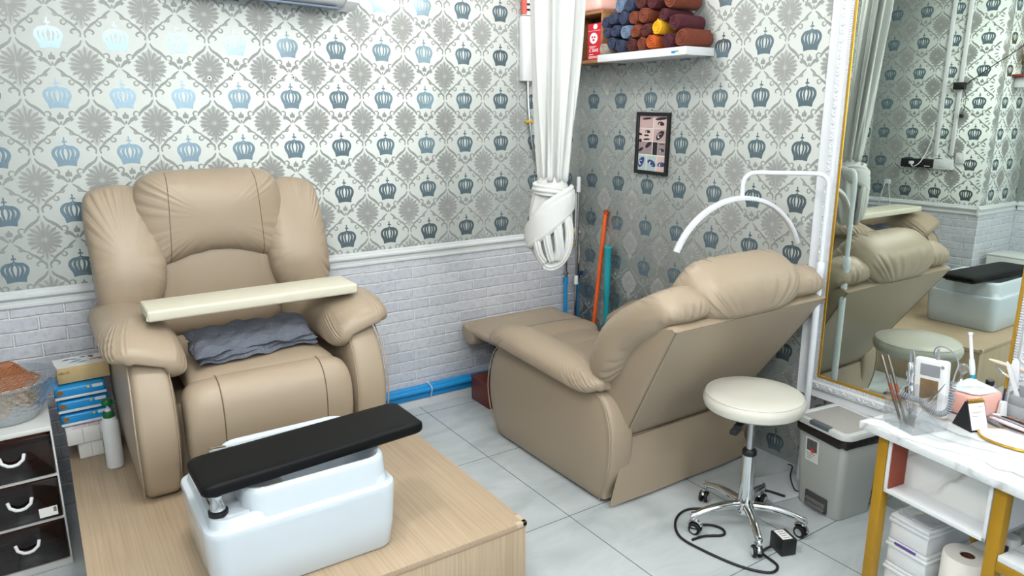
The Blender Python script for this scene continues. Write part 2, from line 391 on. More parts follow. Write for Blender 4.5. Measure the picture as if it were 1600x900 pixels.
# scrolls (crown cell centred at 0,0; half cell PW/2, PV/2)
hx, hy = PW/2, PV/2
for sgn in (1, -1):
    q = []
    q.append(strip([(hx-0.008, -0.012), (hx-0.020, -0.034), (0.086, -0.052), (0.066, -0.072), (0.057, -0.088)], taper(0.011), 10))   # lower diagonal
    q.append(strip([(0.064, -0.074), (0.047, -0.066), (0.036, -0.076), (0.041, -0.090), (0.051, -0.088)], taper(0.0065), 11))          # C curl
    q.append(strip([(0.006, -0.128), (0.018, -0.112), (0.036, -0.101), (0.052, -0.100)], taper(0.010), 8))
    q.append(strip([(0.012, -0.118), (0.022, -0.100), (0.038, -0.094), (0.046, -0.104), (0.038, -0.110)], taper(0.006), 10))            # heart hook
    q.append(strip([(hx-0.006, 0.010), (hx-0.012, 0.030), (hx-0.034, 0.034), (hx-0.046, 0.022), (hx-0.036, 0.014)], taper(0.0075), 11))
    q.append(strip([(hx-0.006, 0.012), (0.106, 0.044), (0.090, 0.060), (0.070, 0.074), (0.058, 0.090)], taper(0.009), 10))              # upper diagonal
    q.append(strip([(0.078, 0.066), (0.066, 0.052), (0.054, 0.058), (0.056, 0.070), (0.064, 0.070)], taper(0.006), 10))
    q.append(strip([(0.060, 0.086), (0.044, 0.092), (0.030, 0.108), (0.010, 0.124)], taper(0.009), 9))
    q.append(strip([(0.046, 0.094), (0.034, 0.088), (0.028, 0.096), (0.032, 0.104)], taper(0.005), 8))
    q.append(leaf(hx-0.010, -0.002, 0.016, 0.008, 90)); q.append(leaf(0.080, -0.056, 0.018, 0.009, 10)); q.append(leaf(0.096, 0.055, 0.016, 0.008, -60))
    SCROLL += q if sgn > 0 else [mirx(a) for a in q]
for a, L in ((90, 0.030), (60, 0.022), (120, 0.022), (35, 0.016), (145, 0.016)): SCROLL.append(leaf(0, -0.100, L*1.1, 0.012, a))
SCROLL.append(leaf(0, -0.107, 0.02, 0.010, -90))
# damask bouquet centred at (0,0)
for a, L in ((90, 0.078), (72, 0.066), (108, 0.066), (52, 0.060), (128, 0.060), (30, 0.060), (150, 0.060), (8, 0.062), (172, 0.062), (-16, 0.060), (196, 0.060),
             (-38, 0.052), (218, 0.052), (-60, 0.050), (240, 0.050), (-90, 0.080), (-78, 0.062), (258, 0.062)):
    DAM.append(leaf(0.006*math.cos(math.radians(a)), 0.004+0.006*math.sin(math.radians(a)), L, 0.0125, a))
for sx in (1, -1):
    for (x, y, L, w, a) in ((0.030, 0.020, 0.036, 0.010, 20), (0.028, 0.032, 0.034, 0.010, 48), (0.014, 0.046, 0.026, 0.009, 62), (0.032, 0.000, 0.036, 0.010, -8),
                            (0.030, -0.016, 0.034, 0.010, -30), (0.020, -0.030, 0.028, 0.009, -52), (0.010, -0.060, 0.020, 0.010, -35), (0.008, -0.050, 0.024, 0.008, 5)):
        DAM.append(leaf(sx*x, y, L, w, a if sx > 0 else 180-a))
def flat(lst, kx=1.0, ky=1.0):
    V = []; F = []
    for k, (v, f) in enumerate(lst):
        o = len(V); V += [(x*kx, y*ky, k*5e-6) for x, y in v]; F += [tuple(o+i for i in q) for q in f]
    return V, F
BODY = []
for k in range(96):
    th = 2*pi*k/96; c_, s_ = math.cos(th), math.sin(th)
    r0 = 1/math.sqrt((c_/0.064)**2+(s_/0.066)**2)*(1-0.10*abs(math.sin(2*th)))
    r0 *= 1+0.075*math.sin(th*19)+0.05*math.sin(th*31+1)
    BODY.append((r0*c_, 0.008+r0*s_))
DAMB = [(BODY+[(0, 0.008)], [(k, (k+1) % 96, 96) for k in range(96)]), leaf(0, -0.04, 0.048, 0.030, -90), leaf(0, 0.05, 0.035, 0.022, 90)]
CROWN, SCROLL, DAM, DAMB = flat(CROWN, 0.93, 1.06), flat(SCROLL), flat(DAM, 1.06, 1.10), flat(DAMB, 1.06, 1.10)
def paper(mb, to3, cells, ulim, vlim, mi0):
    """pattern sheet printed on a wall: to3(u,v,lift) -> world"""
    def put(sheet, cu, cv, mi, lift):
        V, F = sheet
        inside = [ulim[0] < cu+x < ulim[1] and vlim[0] < cv+y < vlim[1] for x, y, _ in V]
        ff = [f for f in F if all(inside[i] for i in f)]
        if ff: mb.add([to3(cu+x, cv+y, lift+d) for x, y, d in V], ff, mi, False)
    for cu, cv in cells:
        put(CROWN, cu, cv, mi0, 0.0004); put(SCROLL, cu, cv, mi0+1, 0.0004); put(DAM, cu+hx, cv-hy, mi0+2, 0.0006); put(DAMB, cu+hx, cv-hy, mi0+3, 0.0004)
Z0 = 2.417706
def rows(zmin): return [Z0-i*PV for i in range(-2, 10) if Z0-i*PV > zmin]

# ------------------------------------------------------------------ room
WL = -3.63     # left wall plane
RAIL = 0.99
def quad(mb, pts, mi): mb.add(pts, [tuple(range(len(pts)))], mi, False)
# back wall (y = 0)
mb = MB()
mb.box(-3.75, 0.12, 0.0, 0.12, -0.05, CEIL, 0, 0)
a0 = -2.4282957*PW
cells = [(a0+k*PW, z) for k in range(-13, 4) for z in rows(0.8)]
paper(mb, lambda u, v, l: (u, -l, v), cells, (WL+0.001, -0.001), (0.9, CEIL), 1)
for k in range(-7, 2):
    x = a0+PW*(2*k+0.5)-0.004
    if WL < x < 0: mb.box(x-0.0008, x+0.0008, -0.0012, 0, 0.95, CEIL, 0, 5)
wall_back = struct(mb.obj('wall_back', [M_paper, M_crown, M_scroll, M_damask, M_damaskb, M_papseam], angle=0))
def brick_panel(name, p0, p1, z0, z1, nrm):
    """thin embossed brick sheet from p0 to p1 (xy) with wall normal nrm"""
    p0, p1, n = Vector(p0), Vector(p1), Vector(nrm)*0.009
    V = [(p0.x, p0.y, z0), (p1.x, p1.y, z0), (p1.x, p1.y, z1), (p0.x, p0.y, z1)]
    V2 = [(a+n.x, b+n.y, c) for a, b, c in V]
    m = MB(); m.add(V+V2, [(4, 5, 6, 7), (3, 2, 6, 7), (0, 1, 5, 4), (0, 3, 7, 4), (1, 2, 6, 5), (0, 1, 2, 3)], 0, False)
    o = m.obj(name, M_brick, angle=0); me = o.data; uv = me.uv_layers.new(name='uv')
    L = (p1-p0).normalized()
    for l in me.loops:
        co = me.vertices[l.vertex_index].co; uv.data[l.index].uv = (Vector((co.x, co.y)).dot(L)+20, co.z+0.0235)
    return struct(o)
brick_panel('wall_back_brick', (WL+0.001, -0.0015), (-0.001, -0.0015), 0.0, 0.955, (0, -1))
def rail(name, p0, p1, n, prof):
    p0, p1, n = Vector(p0), Vector(p1), Vector(n); m = MB(); R = []
    for p in (p0, p1): R.append([(p.x+n.x*d, p.y+n.y*d, z) for d, z in prof])
    m.loft(R, 0, True, True, False); return struct(m.obj(name, M_trim, angle=0))
RP = [(0, 0.948), (0.012, 0.948), (0.018, 0.955), (0.018, 0.966), (0.012, 0.970), (0.012, 0.986), (0.022, 0.992), (0.028, 1.000), (0.028, 1.010), (0.020, 1.016), (0.014, 1.018), (0.014, 1.026), (0.004, 1.032), (0, 1.032)]
rail('trim_1', (WL+0.03, -0.002), (-0.001, -0.002), (0, -1), RP)
BP = [(0, 0), (0.035, 0), (0.035, 0.045), (0.03, 0.05), (0, 0.05)]
rail('baseboard_back', (-1.79, -0.012), (-0.001, -0.012), (0, -1), BP)
# right wall (x = 0)
mb = MB(); mb.box(0.0, 0.12, -7.1, 0.0, -0.05, CEIL, 0, 0)
b0 = 0.5329042*PW
cells = [(b0+k*PW, z) for k in range(-2, 18) for z in rows(-0.2)]
paper(mb, lambda u, v, l: (-l, -u, v), cells, (0.001, 4.6), (0.02, CEIL), 1)
for k in range(0, 8):
    y = b0+PW*(2*k+1.5)
    mb.box(-0.0012, 0, -y-0.0008, -y+0.0008, 0.0, CEIL, 0, 5)
wall_right = struct(mb.obj('wall_right', [M_paper, M_crown, M_scroll, M_damask, M_damaskb, M_papseam], angle=0))
# left wall (x = WL) between y=0 and y=-1.03, then a recess
YD = -1.03; XE = -4.32
mb = MB(); mb.box(WL-0.12, WL, YD, 0.0, -0.05, CEIL, 0, 0)
c0 = 0.912-2*PW
cells = [(c0+k*PW, z) for k in range(-3, 5) for z in rows(0.8)]
paper(mb, lambda u, v, l: (WL+l, -u, v), cells, (0.001, -YD-0.001), (0.9, CEIL), 1)
struct(mb.obj('wall_left', [M_paper, M_crown, M_scroll, M_damask, M_damaskb], angle=0))
mb = MB(); mb.box(XE-0.12, WL-0.12, YD, YD+0.12, -0.05, CEIL, 0, 0)
cells = [(-(3.759-0.06+0.12)+0.0-k*PW, z) for k in range(-2, 4) for z in rows(0.8)]
mb.box(WL-0.121, WL-0.0005, YD-0.0003, YD, -0.05, CEIL, 0, 0)
paper(mb, lambda u, v, l: (u, YD-0.0003-l, v), cells, (XE, WL-0.0005), (0.9, CEIL), 1)
struct(mb.obj('wall_recess', [M_paper, M_crown, M_scroll, M_damask, M_damaskb], angle=0))
mb = MB(); mb.box(XE-0.12, XE, -7.1, YD, -0.05, CEIL, 0, 0)
cells = [(1.2+k*PW, z) for k in range(0, 9) for z in rows(0.8)]
paper(mb, lambda u, v, l: (XE+l, -u, v), cells, (-YD, 3.4), (0.9, CEIL), 1)
struct(mb.obj('wall_side', [M_paper, M_crown, M_scroll, M_damask, M_damaskb], angle=0))
brick_panel('wall_left_brick', (WL+0.0015, -0.012), (WL+0.0015, YD-0.001), 0.0, 0.955, (1, 0))
brick_panel('wall_recess_brick', (WL+0.010, YD-0.0018), (XE+0.001, YD-0.0018), 0.0, 0.955, (0, -1))
brick_panel('wall_side_brick', (XE+0.0015, YD-0.012), (XE+0.0015, -3.4), 0.0, 0.955, (1, 0))
rail('trim_2', (WL+0.002, -0.032), (WL+0.002, YD-0.001), (1, 0), RP)
rail('trim_3', (WL+0.030, YD-0.002), (XE+0.002, YD-0.002), (0, -1), RP)
rail('trim_4', (XE+0.002, YD-0.03), (XE+0.002, -3.4), (1, 0), RP)
# floor, ceiling, shop front
mb = MB(); mb.box(-4.6, 0.2, -7.2, 0.2, -0.12, 0.0, 0, 0); struct(mb.obj('floor', M_floor))
mb = MB(); mb.box(-4.6, 0.2, -7.2, 0.2, CEIL, CEIL+0.1, 0, 0); struct(mb.obj('ceiling', mat('ceiling_paint', (232, 233, 232), 0.8)))
M_plain = mat('plain_paint', (206, 210, 210), 0.7)
mb = MB()
mb.box(-4.5, -3.8, -7.12, -7.0, 0, CEIL, 0, 0); mb.box(-0.4, 0.0, -7.12, -7.0, 0, CEIL, 0, 0)
mb.box(-3.8, -0.4, -7.12, -7.0, 2.85, CEIL, 0, 0); mb.box(-3.8, -0.4, -7.12, -7.0, 0, 0.6, 0, 0)
struct(mb.obj('wall_front', M_plain))
mb = MB()
for x in (-3.8, -2.66, -1.52, -0.44): mb.box(x, x+0.04, -7.08, -7.03, 0.6, 2.85, 0.003, 0)
mb.box(-3.8, -0.4, -7.08, -7.03, 0.6, 0.64, 0.003, 0); mb.box(-3.8, -0.4, -7.08, -7.03, 2.81, 2.85, 0.003, 0)
w1 = struct(mb.obj('window_1', M_trim))
M_lamp = mat('fill_lamp_diffuser', (250, 250, 246), 0.5, emis=3.0)  # glowing dome of the added, unseen ceiling lamps
for i, (lx, ly) in enumerate(FILL_LAMPS):
    t = thing('fill_ceiling_light', 'unseen round white dome lamp added to the ceiling as fill light', 'ceiling light', (lx, ly, CEIL-0.12), 0, 'added ceiling fill lamps')
    m = MB(); m.lathe([(0.0, -0.03), (0.19, -0.03), (0.195, -0.02), (0.195, -0.001), (0.0, -0.001)], (lx, ly, CEIL), 36); m.obj('frame', M_trim, t)
    m = MB(); m.lathe([(0.0, -0.115), (0.06, -0.112), (0.12, -0.095), (0.16, -0.068), (0.18, -0.031), (0.0, -0.031)], (lx, ly, CEIL), 36); m.obj('diffuser', M_lamp, t)

# ------------------------------------------------------------------ platform
PZ = 0.33
t = thing('platform', 'low oak laminate platform carrying the upright recliner and the foot bath', 'platform', (-2.5, -1.0, 0))
m = MB(); m.box(-3.2, -1.802, -1.957, -0.016, PZ-0.022, PZ, 0.0015); m.obj('top_board', M_oak, t)
m = MB(); m.box(-3.198, -1.804, -1.955, -1.937, 0.0, PZ-0.023, 0.001); m.obj('front_board', M_oakv, t)
m = MB(); m.box(-1.822, -1.804, -1.936, -0.05, 0.0, PZ-0.023, 0.001); m.obj('side_board', M_oakv, t)
m = MB(); m.box(-3.198, -3.18, -1.936, -0.05, 0.0, PZ-0.023, 0.001); m.obj('side_board', M_oakv, t)
m = MB(); m.tube([(-3.195, -1.9565, PZ-0.0225), (-1.806, -1.9565, PZ-0.0225)], 0.0016, 6); m.tube([(-1.8025, -1.95, PZ-0.0225), (-1.8025, -0.1, PZ-0.0225)], 0.0016, 6)
m.obj('edge_joint', mat('edge_glue_line', (150, 110, 92), 0.7), t)
m = MB(); m.box(-1.845, -1.8005, -1.9585, -1.94, PZ-0.016, PZ+0.0008, 0.001); m.box(-1.818, -1.8003, -1.9585, -1.90, PZ-0.016, PZ+0.0008, 0.001); m.obj('corner_cap', mat('worn_clear_cap', (190, 172, 150), 0.3), t)

# ------------------------------------------------------------------ recliners
def recliner(root, recline, open_rest, seed):
    ID = lambda x, y, z: Vector((x, y, z))
    mats = [M_leather, M_seam]
    def part(m, name, par): return m.obj(name, mats, par, local=True, angle=75)
    # underframe
    m = MB(); m.box(-0.36, 0.36, -0.40, 0.44, 0.012, 0.36, 0.02); m.box(-0.46, 0.46, -0.38, 0.42, 0.0, 0.03, 0.006, 1)
    m.obj('base', [M_leather, M_dark], root, local=True)
    # side panels: rounded D shape
    prof = [(-0.46, 0.015), (-0.515, 0.12), (-0.545, 0.26), (-0.535, 0.38), (-0.49, 0.50), (-0.40, 0.585), (-0.26, 0.615), (0.0, 0.595), (0.22, 0.57), (0.36, 0.565), (0.455, 0.53),
            (0.51, 0.44), (0.53, 0.32), (0.515, 0.18), (0.475, 0.06), (0.455, 0.015), (0.3, 0.008), (0, 0.006), (-0.3, 0.008)]
    for sx in (-1, 1):
        m = MB(); m.pillow(prof, 0.075, 0.075, lambda u, v, w, sx=sx: Vector((sx*(0.432+w*(1.0+0.18*math.sin(min(1, max(0, v/0.6))*pi))), u, v)), n=7, nseg=120, rings=16, amp=0.0, c=(0, 0.3))
        # welt along the outer edge
        e = [p for p in cat([(a, b, 0) for a, b in prof[:16]], 70, closed=False)]
        m.tube([(sx*(0.500+0.010*math.sin(min(1, max(0, p.y/0.6))*pi)), p.x*0.985, 0.3+(p.y-0.3)*0.985) for p in e], 0.0035, 6, 0)
        m.tube([(sx*0.366, p.x*0.987, 0.3+(p.y-0.3)*0.987) for p in e[:36]], 0.0022, 6, 0)
        part(m, 'side_panel', root)
    # arm pads: thick folded cushion hanging over the panel
    arc0 = [(0.526, 0.590), (0.520, 0.625), (0.487, 0.642), (0.440, 0.644), (0.392, 0.630), (0.358, 0.597), (0.342, 0.550), (0.334, 0.500)]
    for sx in (-1, 1):
        A = cat([(p[0], p[1], 0) for p in arc0], 41, closed=False)
        def AM(u, v, w, sx=sx, A=A):
            q = max(0.0, min(1.0, 0.5+v/0.40))*40; k = min(int(q), 39); fr = q-k
            p = A[k].lerp(A[k+1], fr); tt = (A[min(k+2, 40)]-A[max(k-1, 0)]).normalized(); nn = Vector((-tt.y, tt.x))
            if nn.y < 0: nn = -nn
            if v > 0.12: nn = Vector((-abs(nn.x), nn.y))
            t_ = (u+0.46)/0.90
            cx = 0.41; x = cx+(p.x-cx)*(1+0.05*math.sin(pi*max(0, min(1, t_)))); z = p.y-0.055*(t_-0.15)*(p.y > 0.50)
            if t_ < 0.25: z -= 0.05*((0.25-t_)/0.25)**2
            return Vector((sx*(x+nn.x*w), -0.02+u, z+nn.y*w))
        m = MB(); m.pillow(rr(0.94, 0.40, 0.12, 60), 0.062, 0.050, AM, n=3.6, rings=22, amp=0.011, freq=34, seed=seed+sx, raw=True)
        m.seam([(sx*1.0, -0.40+0.72*k/40, 0.597-0.05*k/40) for k in range(41)], (-sx, 0, 0), 1, 0.0022, 0.0, 1.6)
        part(m, 'armrest', root)
    # seat
    m = MB(); m.pillow(rr(0.60, 0.80, 0.10), 0.075, 0.06, lambda u, v, w: Vector((u, -0.13+v, 0.425+w-0.03*(v+0.4)*0.5)), n=3.2, nseg=96, rings=12, amp=0.004, freq=12, seed=seed+3, raw=True)
    part(m, 'seat', root)
    # leg rest
    m = MB()
    if not open_rest:
        pr = [(-0.40, 0.44), (-0.47, 0.475), (-0.54, 0.468), (-0.588, 0.42), (-0.605, 0.34), (-0.60, 0.25), (-0.58, 0.16), (-0.545, 0.10), (-0.49, 0.09), (-0.44, 0.13), (-0.42, 0.25), (-0.41, 0.36)]
        m.pillow(pr, 0.335, 0.335, lambda u, v, w: Vector((w, u, v)), n=6, nseg=80, rings=22, amp=0.006, freq=12, seed=seed+5, c=(-0.5, 0.28))
        n0 = (-0.46, 0.30)
        for sx in (-0.205, 0.205):
            pts = [p for p in cat([(a, b, 0) for a, b in pr[:8]], 40, closed=False)]
            bv = []
            for p in pts: bv.append((sx, p.x, p.y))
            m.tube([(x, n0[0]+(y-n0[0])*0.998, n0[1]+(z-n0[1])*0.998) for x, y, z in bv], 0.0024, 6, 1)
        part(m, 'leg_rest', root)
        m = MB(); m.box(-0.345, 0.345, -0.52, -0.42, 0.05, 0.10, 0.02); part(m, 'front_rail', root)
    else:
        m.pillow(rr(0.74, 0.56, 0.09), 0.042, 0.055, lambda u, v, w: Vector((u, -0.82+v, 0.475+w+0.02*math.cos(u*6)*0.5-0.012*math.cos((v)*22))), n=3.0, nseg=96, rings=12, amp=0.005, freq=11, seed=seed+5, raw=True)
        m.seam([(-0.34+0.68*k/40, -0.70, 0.6) for k in range(41)], (0, 0, -1), 1, 0.0022, 0.0, 1.0)
        lr = part(m, 'leg_rest', root)
        m = MB(); m.pillow([(-1.085, 0.43), (-1.10, 0.48), (-1.075, 0.512), (-0.98, 0.49), (-0.93, 0.45), (-0.955, 0.385), (-1.03, 0.375)], 0.372, 0.372, lambda u, v, w: Vector((w, u, v)), n=9, nseg=60, rings=14)
        part(m, 'front_bolster', lr)
        for sx in (-0.27, 0.27):
            m = MB(); m.tube([(sx, -0.95, 0.43), (sx, -0.70, 0.33), (sx, -0.45, 0.25)], 0.012, 8); m.tube([(sx, -0.70, 0.33), (sx, -0.62, 0.42), (sx, -0.42, 0.34)], 0.012, 8)
            m.obj('linkage', [M_dark], root, local=True)
        m = MB(); m.pillow(rr(0.62, 0.30, 0.05), 0.035, 0.05, lambda u, v, w: Vector((u, -0.50+v, 0.465+w)), n=3, raw=True, rings=8); part(m, 'knee_panel', root)
    # back rest group: u across, v up along the rear plane, w towards the sitter
    ca, sa = math.cos(recline), math.sin(recline)
    H = Vector((0, 0.49, 0.33))
    def B(u, v, w): return Vector((u, H.y+v*sa-w*ca, H.z+v*ca+w*sa))
    shell = [(-0.43, 0.0), (-0.445, 0.2), (-0.455, 0.45), (-0.462, 0.70), (-0.44, 0.755), (-0.2, 0.775), (0, 0.78), (0.2, 0.775), (0.44, 0.755), (0.462, 0.70), (0.455, 0.45), (0.445, 0.2), (0.43, 0.0), (0.2, -0.004), (-0.2, -0.004)]
    m = MB()
    # rear shell as loft up v with a rounded rectangle section that gets deeper towards the middle
    rings = []
    def HR(v): return 0.382+0.122*min(1, v/0.745)**0.85
    for i in range(25):
        v = 0.0+0.745*i/24; hw = HR(v); hf = min(hw+0.05, 0.445+0.06*v/0.745)+0.0
        dep = 0.085+0.155*min(1, v/0.22)-0.20*max(0, (v-0.46)/0.285)**1.4
        sec = rr(2, dep, min(0.022, dep*0.45), 5)
        out = []
        for (x, y) in sec:
            q = (y+dep/2)/dep; h = hw+(hf-hw)*q
            out.append(B((h-1.0+abs(x))*(1 if x > 0 else -1), v, q*dep))
        rings.append(out)
    m.loft(rings, 0)
    for sx in (-1, 1): m.tube([B(sx*(HR(v)-0.004), v, 0.003) for v in [0.745*k/20 for k in range(21)]], 0.0014, 6, 1)
    m.tube([B(-0.50+1.0*k/20, 0.745, 0.002) for k in range(21)], 0.0014, 6, 1)
    bk = part(m, 'backrest', root)
    for sx in (-1, 1):
        ol = [(0.50, 0.20), (0.535, 0.34), (0.535, 0.55), (0.53, 0.70), (0.505, 0.80), (0.43, 0.835), (0.33, 0.835), (0.26, 0.79), (0.235, 0.62), (0.235, 0.45), (0.27, 0.32), (0.36, 0.23), (0.44, 0.19)]
        def WM(u, v, w, sx=sx):
            q = max(0, min(1, (v-0.42)/0.40)); q = q*q*(3-2*q)
            q2 = max(0, min(1, (v-0.72)/0.06)); return B(sx*(u+0.012*q), v, 0.245-0.125*q+w-(0.022*q2 if w < 0 else 0))
        m = MB(); m.pillow(ol, 0.115, 0.100, WM, n=2.5, nseg=300, rings=22, amp=0.014, freq=26, seed=seed+11+sx, c=(0.39, 0.52))
        part(m, 'wing_cushion', bk)
    ol = [(-0.318, 0.40), (-0.348, 0.50), (-0.348, 0.65), (-0.335, 0.78), (-0.30, 0.86), (-0.22, 0.895), (0, 0.90), (0.22, 0.895), (0.30, 0.86), (0.335, 0.78), (0.348, 0.65), (0.348, 0.50), (0.318, 0.40), (0.20, 0.375), (0, 0.372), (-0.20, 0.375)]
    def HM(u, v, w):
        q = max(0, min(1, (0.80-v)/0.43))
        return B(u, v+0.135*q*q*math.cos(max(-1, min(1, u/0.36))*pi/2)-(0.03 if w < 0 else 0)*abs(w)*4, 0.15+w+0.03*(v-0.6)*(w > 0)-(0.018*max(0, min(1, (v-0.74)/0.05)) if w < 0 else 0))
    m = MB(); m.pillow(ol, 0.165, 0.145, HM, n=2.6, nseg=320, rings=24, amp=0.012, freq=30, seed=seed+21, c=(0, 0.66))
    for sx in (-0.205, 0.205):
        m.seam([B(sx*(1+0.10*(0.5-k/40)), 0.43+0.46*k/40, 0.8) for k in range(41)], B(0, 0, 0)-B(0, 0, 1), 1, 0.0020, 0.0, 2.0)
    part(m, 'head_cushion', bk)
    ol = [(-0.30, 0.10), (-0.325, 0.25), (-0.32, 0.42), (-0.27, 0.55), (-0.13, 0.63), (0, 0.645), (0.13, 0.63), (0.27, 0.55), (0.32, 0.42), (0.325, 0.25), (0.30, 0.10), (0, 0.085)]
    m = MB(); m.pillow(ol, 0.135, 0.07, lambda u, v, w: B(u, v, 0.12+w), n=2.8, nseg=110, rings=14, amp=0.004, freq=15, seed=seed+31)
    part(m, 'lumbar_cushion', bk)
    # rear skirt flap, flaring slightly
    m = MB(); rings = []
    for i in range(13):
        q = i/12; z = 0.335-0.318*q; y = 0.498+0.020*math.sin(q*pi*0.5)*1.0; hw = 0.382+0.112*q**0.9
        sec = [(-hw, -0.004+0.02*0), (-hw, 0.004), (-hw*0.5, 0.012+0.006*q), (0, 0.012), (hw*0.5, 0.012+0.004*q), (hw, 0.006), (hw, -0.002), (hw*0.5, 0.004), (0, 0.003), (-hw*0.5, 0.004)]
        rings.append([Vector((a, y+b, z)) for a, b in sec])
    m.loft(rings, 0); m.tube([(-0.382+0.764*k/12, 0.511, 0.335) for k in range(13)], 0.0018, 6, 1)
    part(m, 'rear_skirt', root)

c1 = thing('recliner', 'upright tan leather recliner on the oak platform, carrying a cream board', 'recliner', (-2.470, -0.555, PZ+0.001))
recliner(c1, math.radians(1.0), False, 40)
c2 = thing('recliner', 'reclined tan leather recliner on the tiled floor, seen from behind', 'recliner', (-0.618, -1.135, 0.0), pi)
recliner(c2, math.radians(32), True, 80)

# ------------------------------------------------------------------ things on and around the upright recliner
m = MB(); m.box(-2.876, -2.018, -0.935, -0.722, 1.032, 1.077, 0.010, 0, 3)
X = Matrix.Rotation(math.radians(0.3), 4, 'Y')
m.tube([(-2.8755, -0.932, 1.038), (-2.878, -0.930, 1.045), (-2.8765, -0.932, 1.052)], 0.003, 6)
tag(m.obj('armrest_board', M_board), 'cream vinyl covered board lying across the arms of the upright recliner', 'board')
# grey fleece towel, folded, lying on the seat
M_fleece = mat('grey_fleece', (92, 97, 108), 0.95, bump=0.9, bscale=70, bdist=0.01, var=0.28, vscale=14)
m = MB()
def towel_layer(z0, th, sh, seed):
    rnd = random.Random(seed); NX, NY = 34, 16; top = []; bot = []
    for i in range(NX+1):
        for j in range(NY+1):
            u = i/NX; v = j/NY
            x = -2.722+0.505*u+0.008*math.sin(v*7+seed); y = -0.985+0.26*v+0.075*u+0.010*math.sin(u*9+seed)+sh
            e = min(1, min(u, 1-u)*14)**0.5*min(1, min(v, 1-v)*8)**0.5
            zz = z0+0.035*v+0.006*math.sin(u*5+seed)*math.sin(v*4)+0.004*math.sin(u*17+v*9+seed)+0.004*math.sin(u*31-v*13)
            top.append((x, y, zz+th*e)); bot.append((x, y, zz-0.002))
    n = (NX+1)*(NY+1); F = []
    for i in range(NX):
        for j in range(NY):
            a = i*(NY+1)+j; b = a+1; c = a+NY+2; d = a+NY+1
            F.append((a, d, c, b)); F.append((n+a, n+b, n+c, n+d))
    bd = [i*(NY+1) for i in range(NX+1)]+[NX*(NY+1)+j for j in range(1, NY+1)]+[i*(NY+1)+NY for i in range(NX-1, -1, -1)]+[j for j in range(NY-1, 0, -1)]
    for k in range(len(bd)): a, b = bd[k], bd[(k+1) % len(bd)]; F.append((a, b, n+b, n+a))
    m.add(top+bot, F, 0)
towel_layer(0.838, 0.018, 0.0, 1); towel_layer(0.856, 0.018, 0.006, 2); towel_layer(0.874, 0.022, 0.002, 4)
tag(m.obj('folded_towel', M_fleece, angle=80), 'folded dark grey fleece towel on the seat of the upright recliner', 'towel')

# ------------------------------------------------------------------ foot bath
t = thing('foot_bath', 'white acrylic foot bath with a stepped rim at the front of the oak platform', 'foot bath', (-2.57, -1.58, PZ))
cx, cyy = -2.570, -1.590
m = MB(); R = []
def rrz(w, d, r, z, ox=0, oy=0, n=8): return [Vector((cx+ox+p[0], cyy+oy+p[1], z)) for p in rr(w, d, r, n)]
for (w, d, r, z) in [(0.585, 0.445, 0.05, PZ+0.002), (0.600, 0.460, 0.055, PZ+0.012), (0.62, 0.475, 0.06, PZ+0.10), (0.634, 0.486, 0.06, 0.552), (0.634, 0.487, 0.06, 0.564), (0.628, 0.482, 0.058, 0.572), (0.616, 0.470, 0.054, 0.5755),
                     (0.594, 0.448, 0.05, 0.5765), (0.590, 0.444, 0.05, 0.580), (0.584, 0.438, 0.05, 0.597), (0.576, 0.430, 0.046, 0.604), (0.550, 0.41, 0.04, 0.605)]:
    R.append(rrz(w, d, r, z))
m.loft(R, 0, False)
# raised rim around the basin, set to the right of the tap deck
R = []
ox = 0.052
for (w, d, r, z) in [(0.492, 0.445, 0.06, 0.577), (0.488, 0.440, 0.065, 0.600), (0.482, 0.436, 0.068, 0.655), (0.477, 0.431, 0.068, 0.668), (0.466, 0.422, 0.066, 0.675), (0.452, 0.408, 0.060, 0.675), (0.440, 0.398, 0.055, 0.670), (0.430, 0.390, 0.05, 0.655), (0.415, 0.375, 0.05, 0.50), (0.395, 0.355, 0.05, 0.40), (0.35, 0.30, 0.04, 0.385)]:
    R.append(rrz(w, d, r, z, ox))
m.loft(R, 0, False); m.add(R[-1], [tuple(range(len(R[-1])))], 0)
# tap deck plate
R = [rrz(0.24, 0.40, 0.04, 0.600, -0.15), rrz(0.23, 0.39, 0.04, 0.607, -0.15), rrz(0.22, 0.38, 0.04, 0.608, -0.15)]; m.loft(R, 0, True)
m.obj('basin', M_gloss, t, angle=38)
m = MB(); m.lathe([(0.030, 0.606), (0.030, 0.620), (0.024, 0.622), (0.020, 0.626), (0.0, 0.626)], (-2.832, -1.755, 0), 28, 1)
m.lathe([(0.0235, 0.624), (0.0235, 0.640), (0.019, 0.648), (0.018, 0.672), (0.0, 0.674)], (-2.832, -1.755, 0), 28, 0)
m.obj('post', [M_chrome, M_dark], t)
tp = MB(); tp.lathe([(0.024, 0.606), (0.024, 0.625), (0.018, 0.63), (0.017, 0.67), (0.0, 0.67)], (-2.775, -1.47, 0), 24)
tp.box(-2.80, -2.735, -1.505, -1.455, 0.668, 0.700, 0.012); tp.tube([(-2.765, -1.48, 0.684), (-2.725, -1.50, 0.690), (-2.69, -1.515, 0.676)], [0.014, 0.013, 0.011], 12)
tp.obj('tap', M_chrome, t)
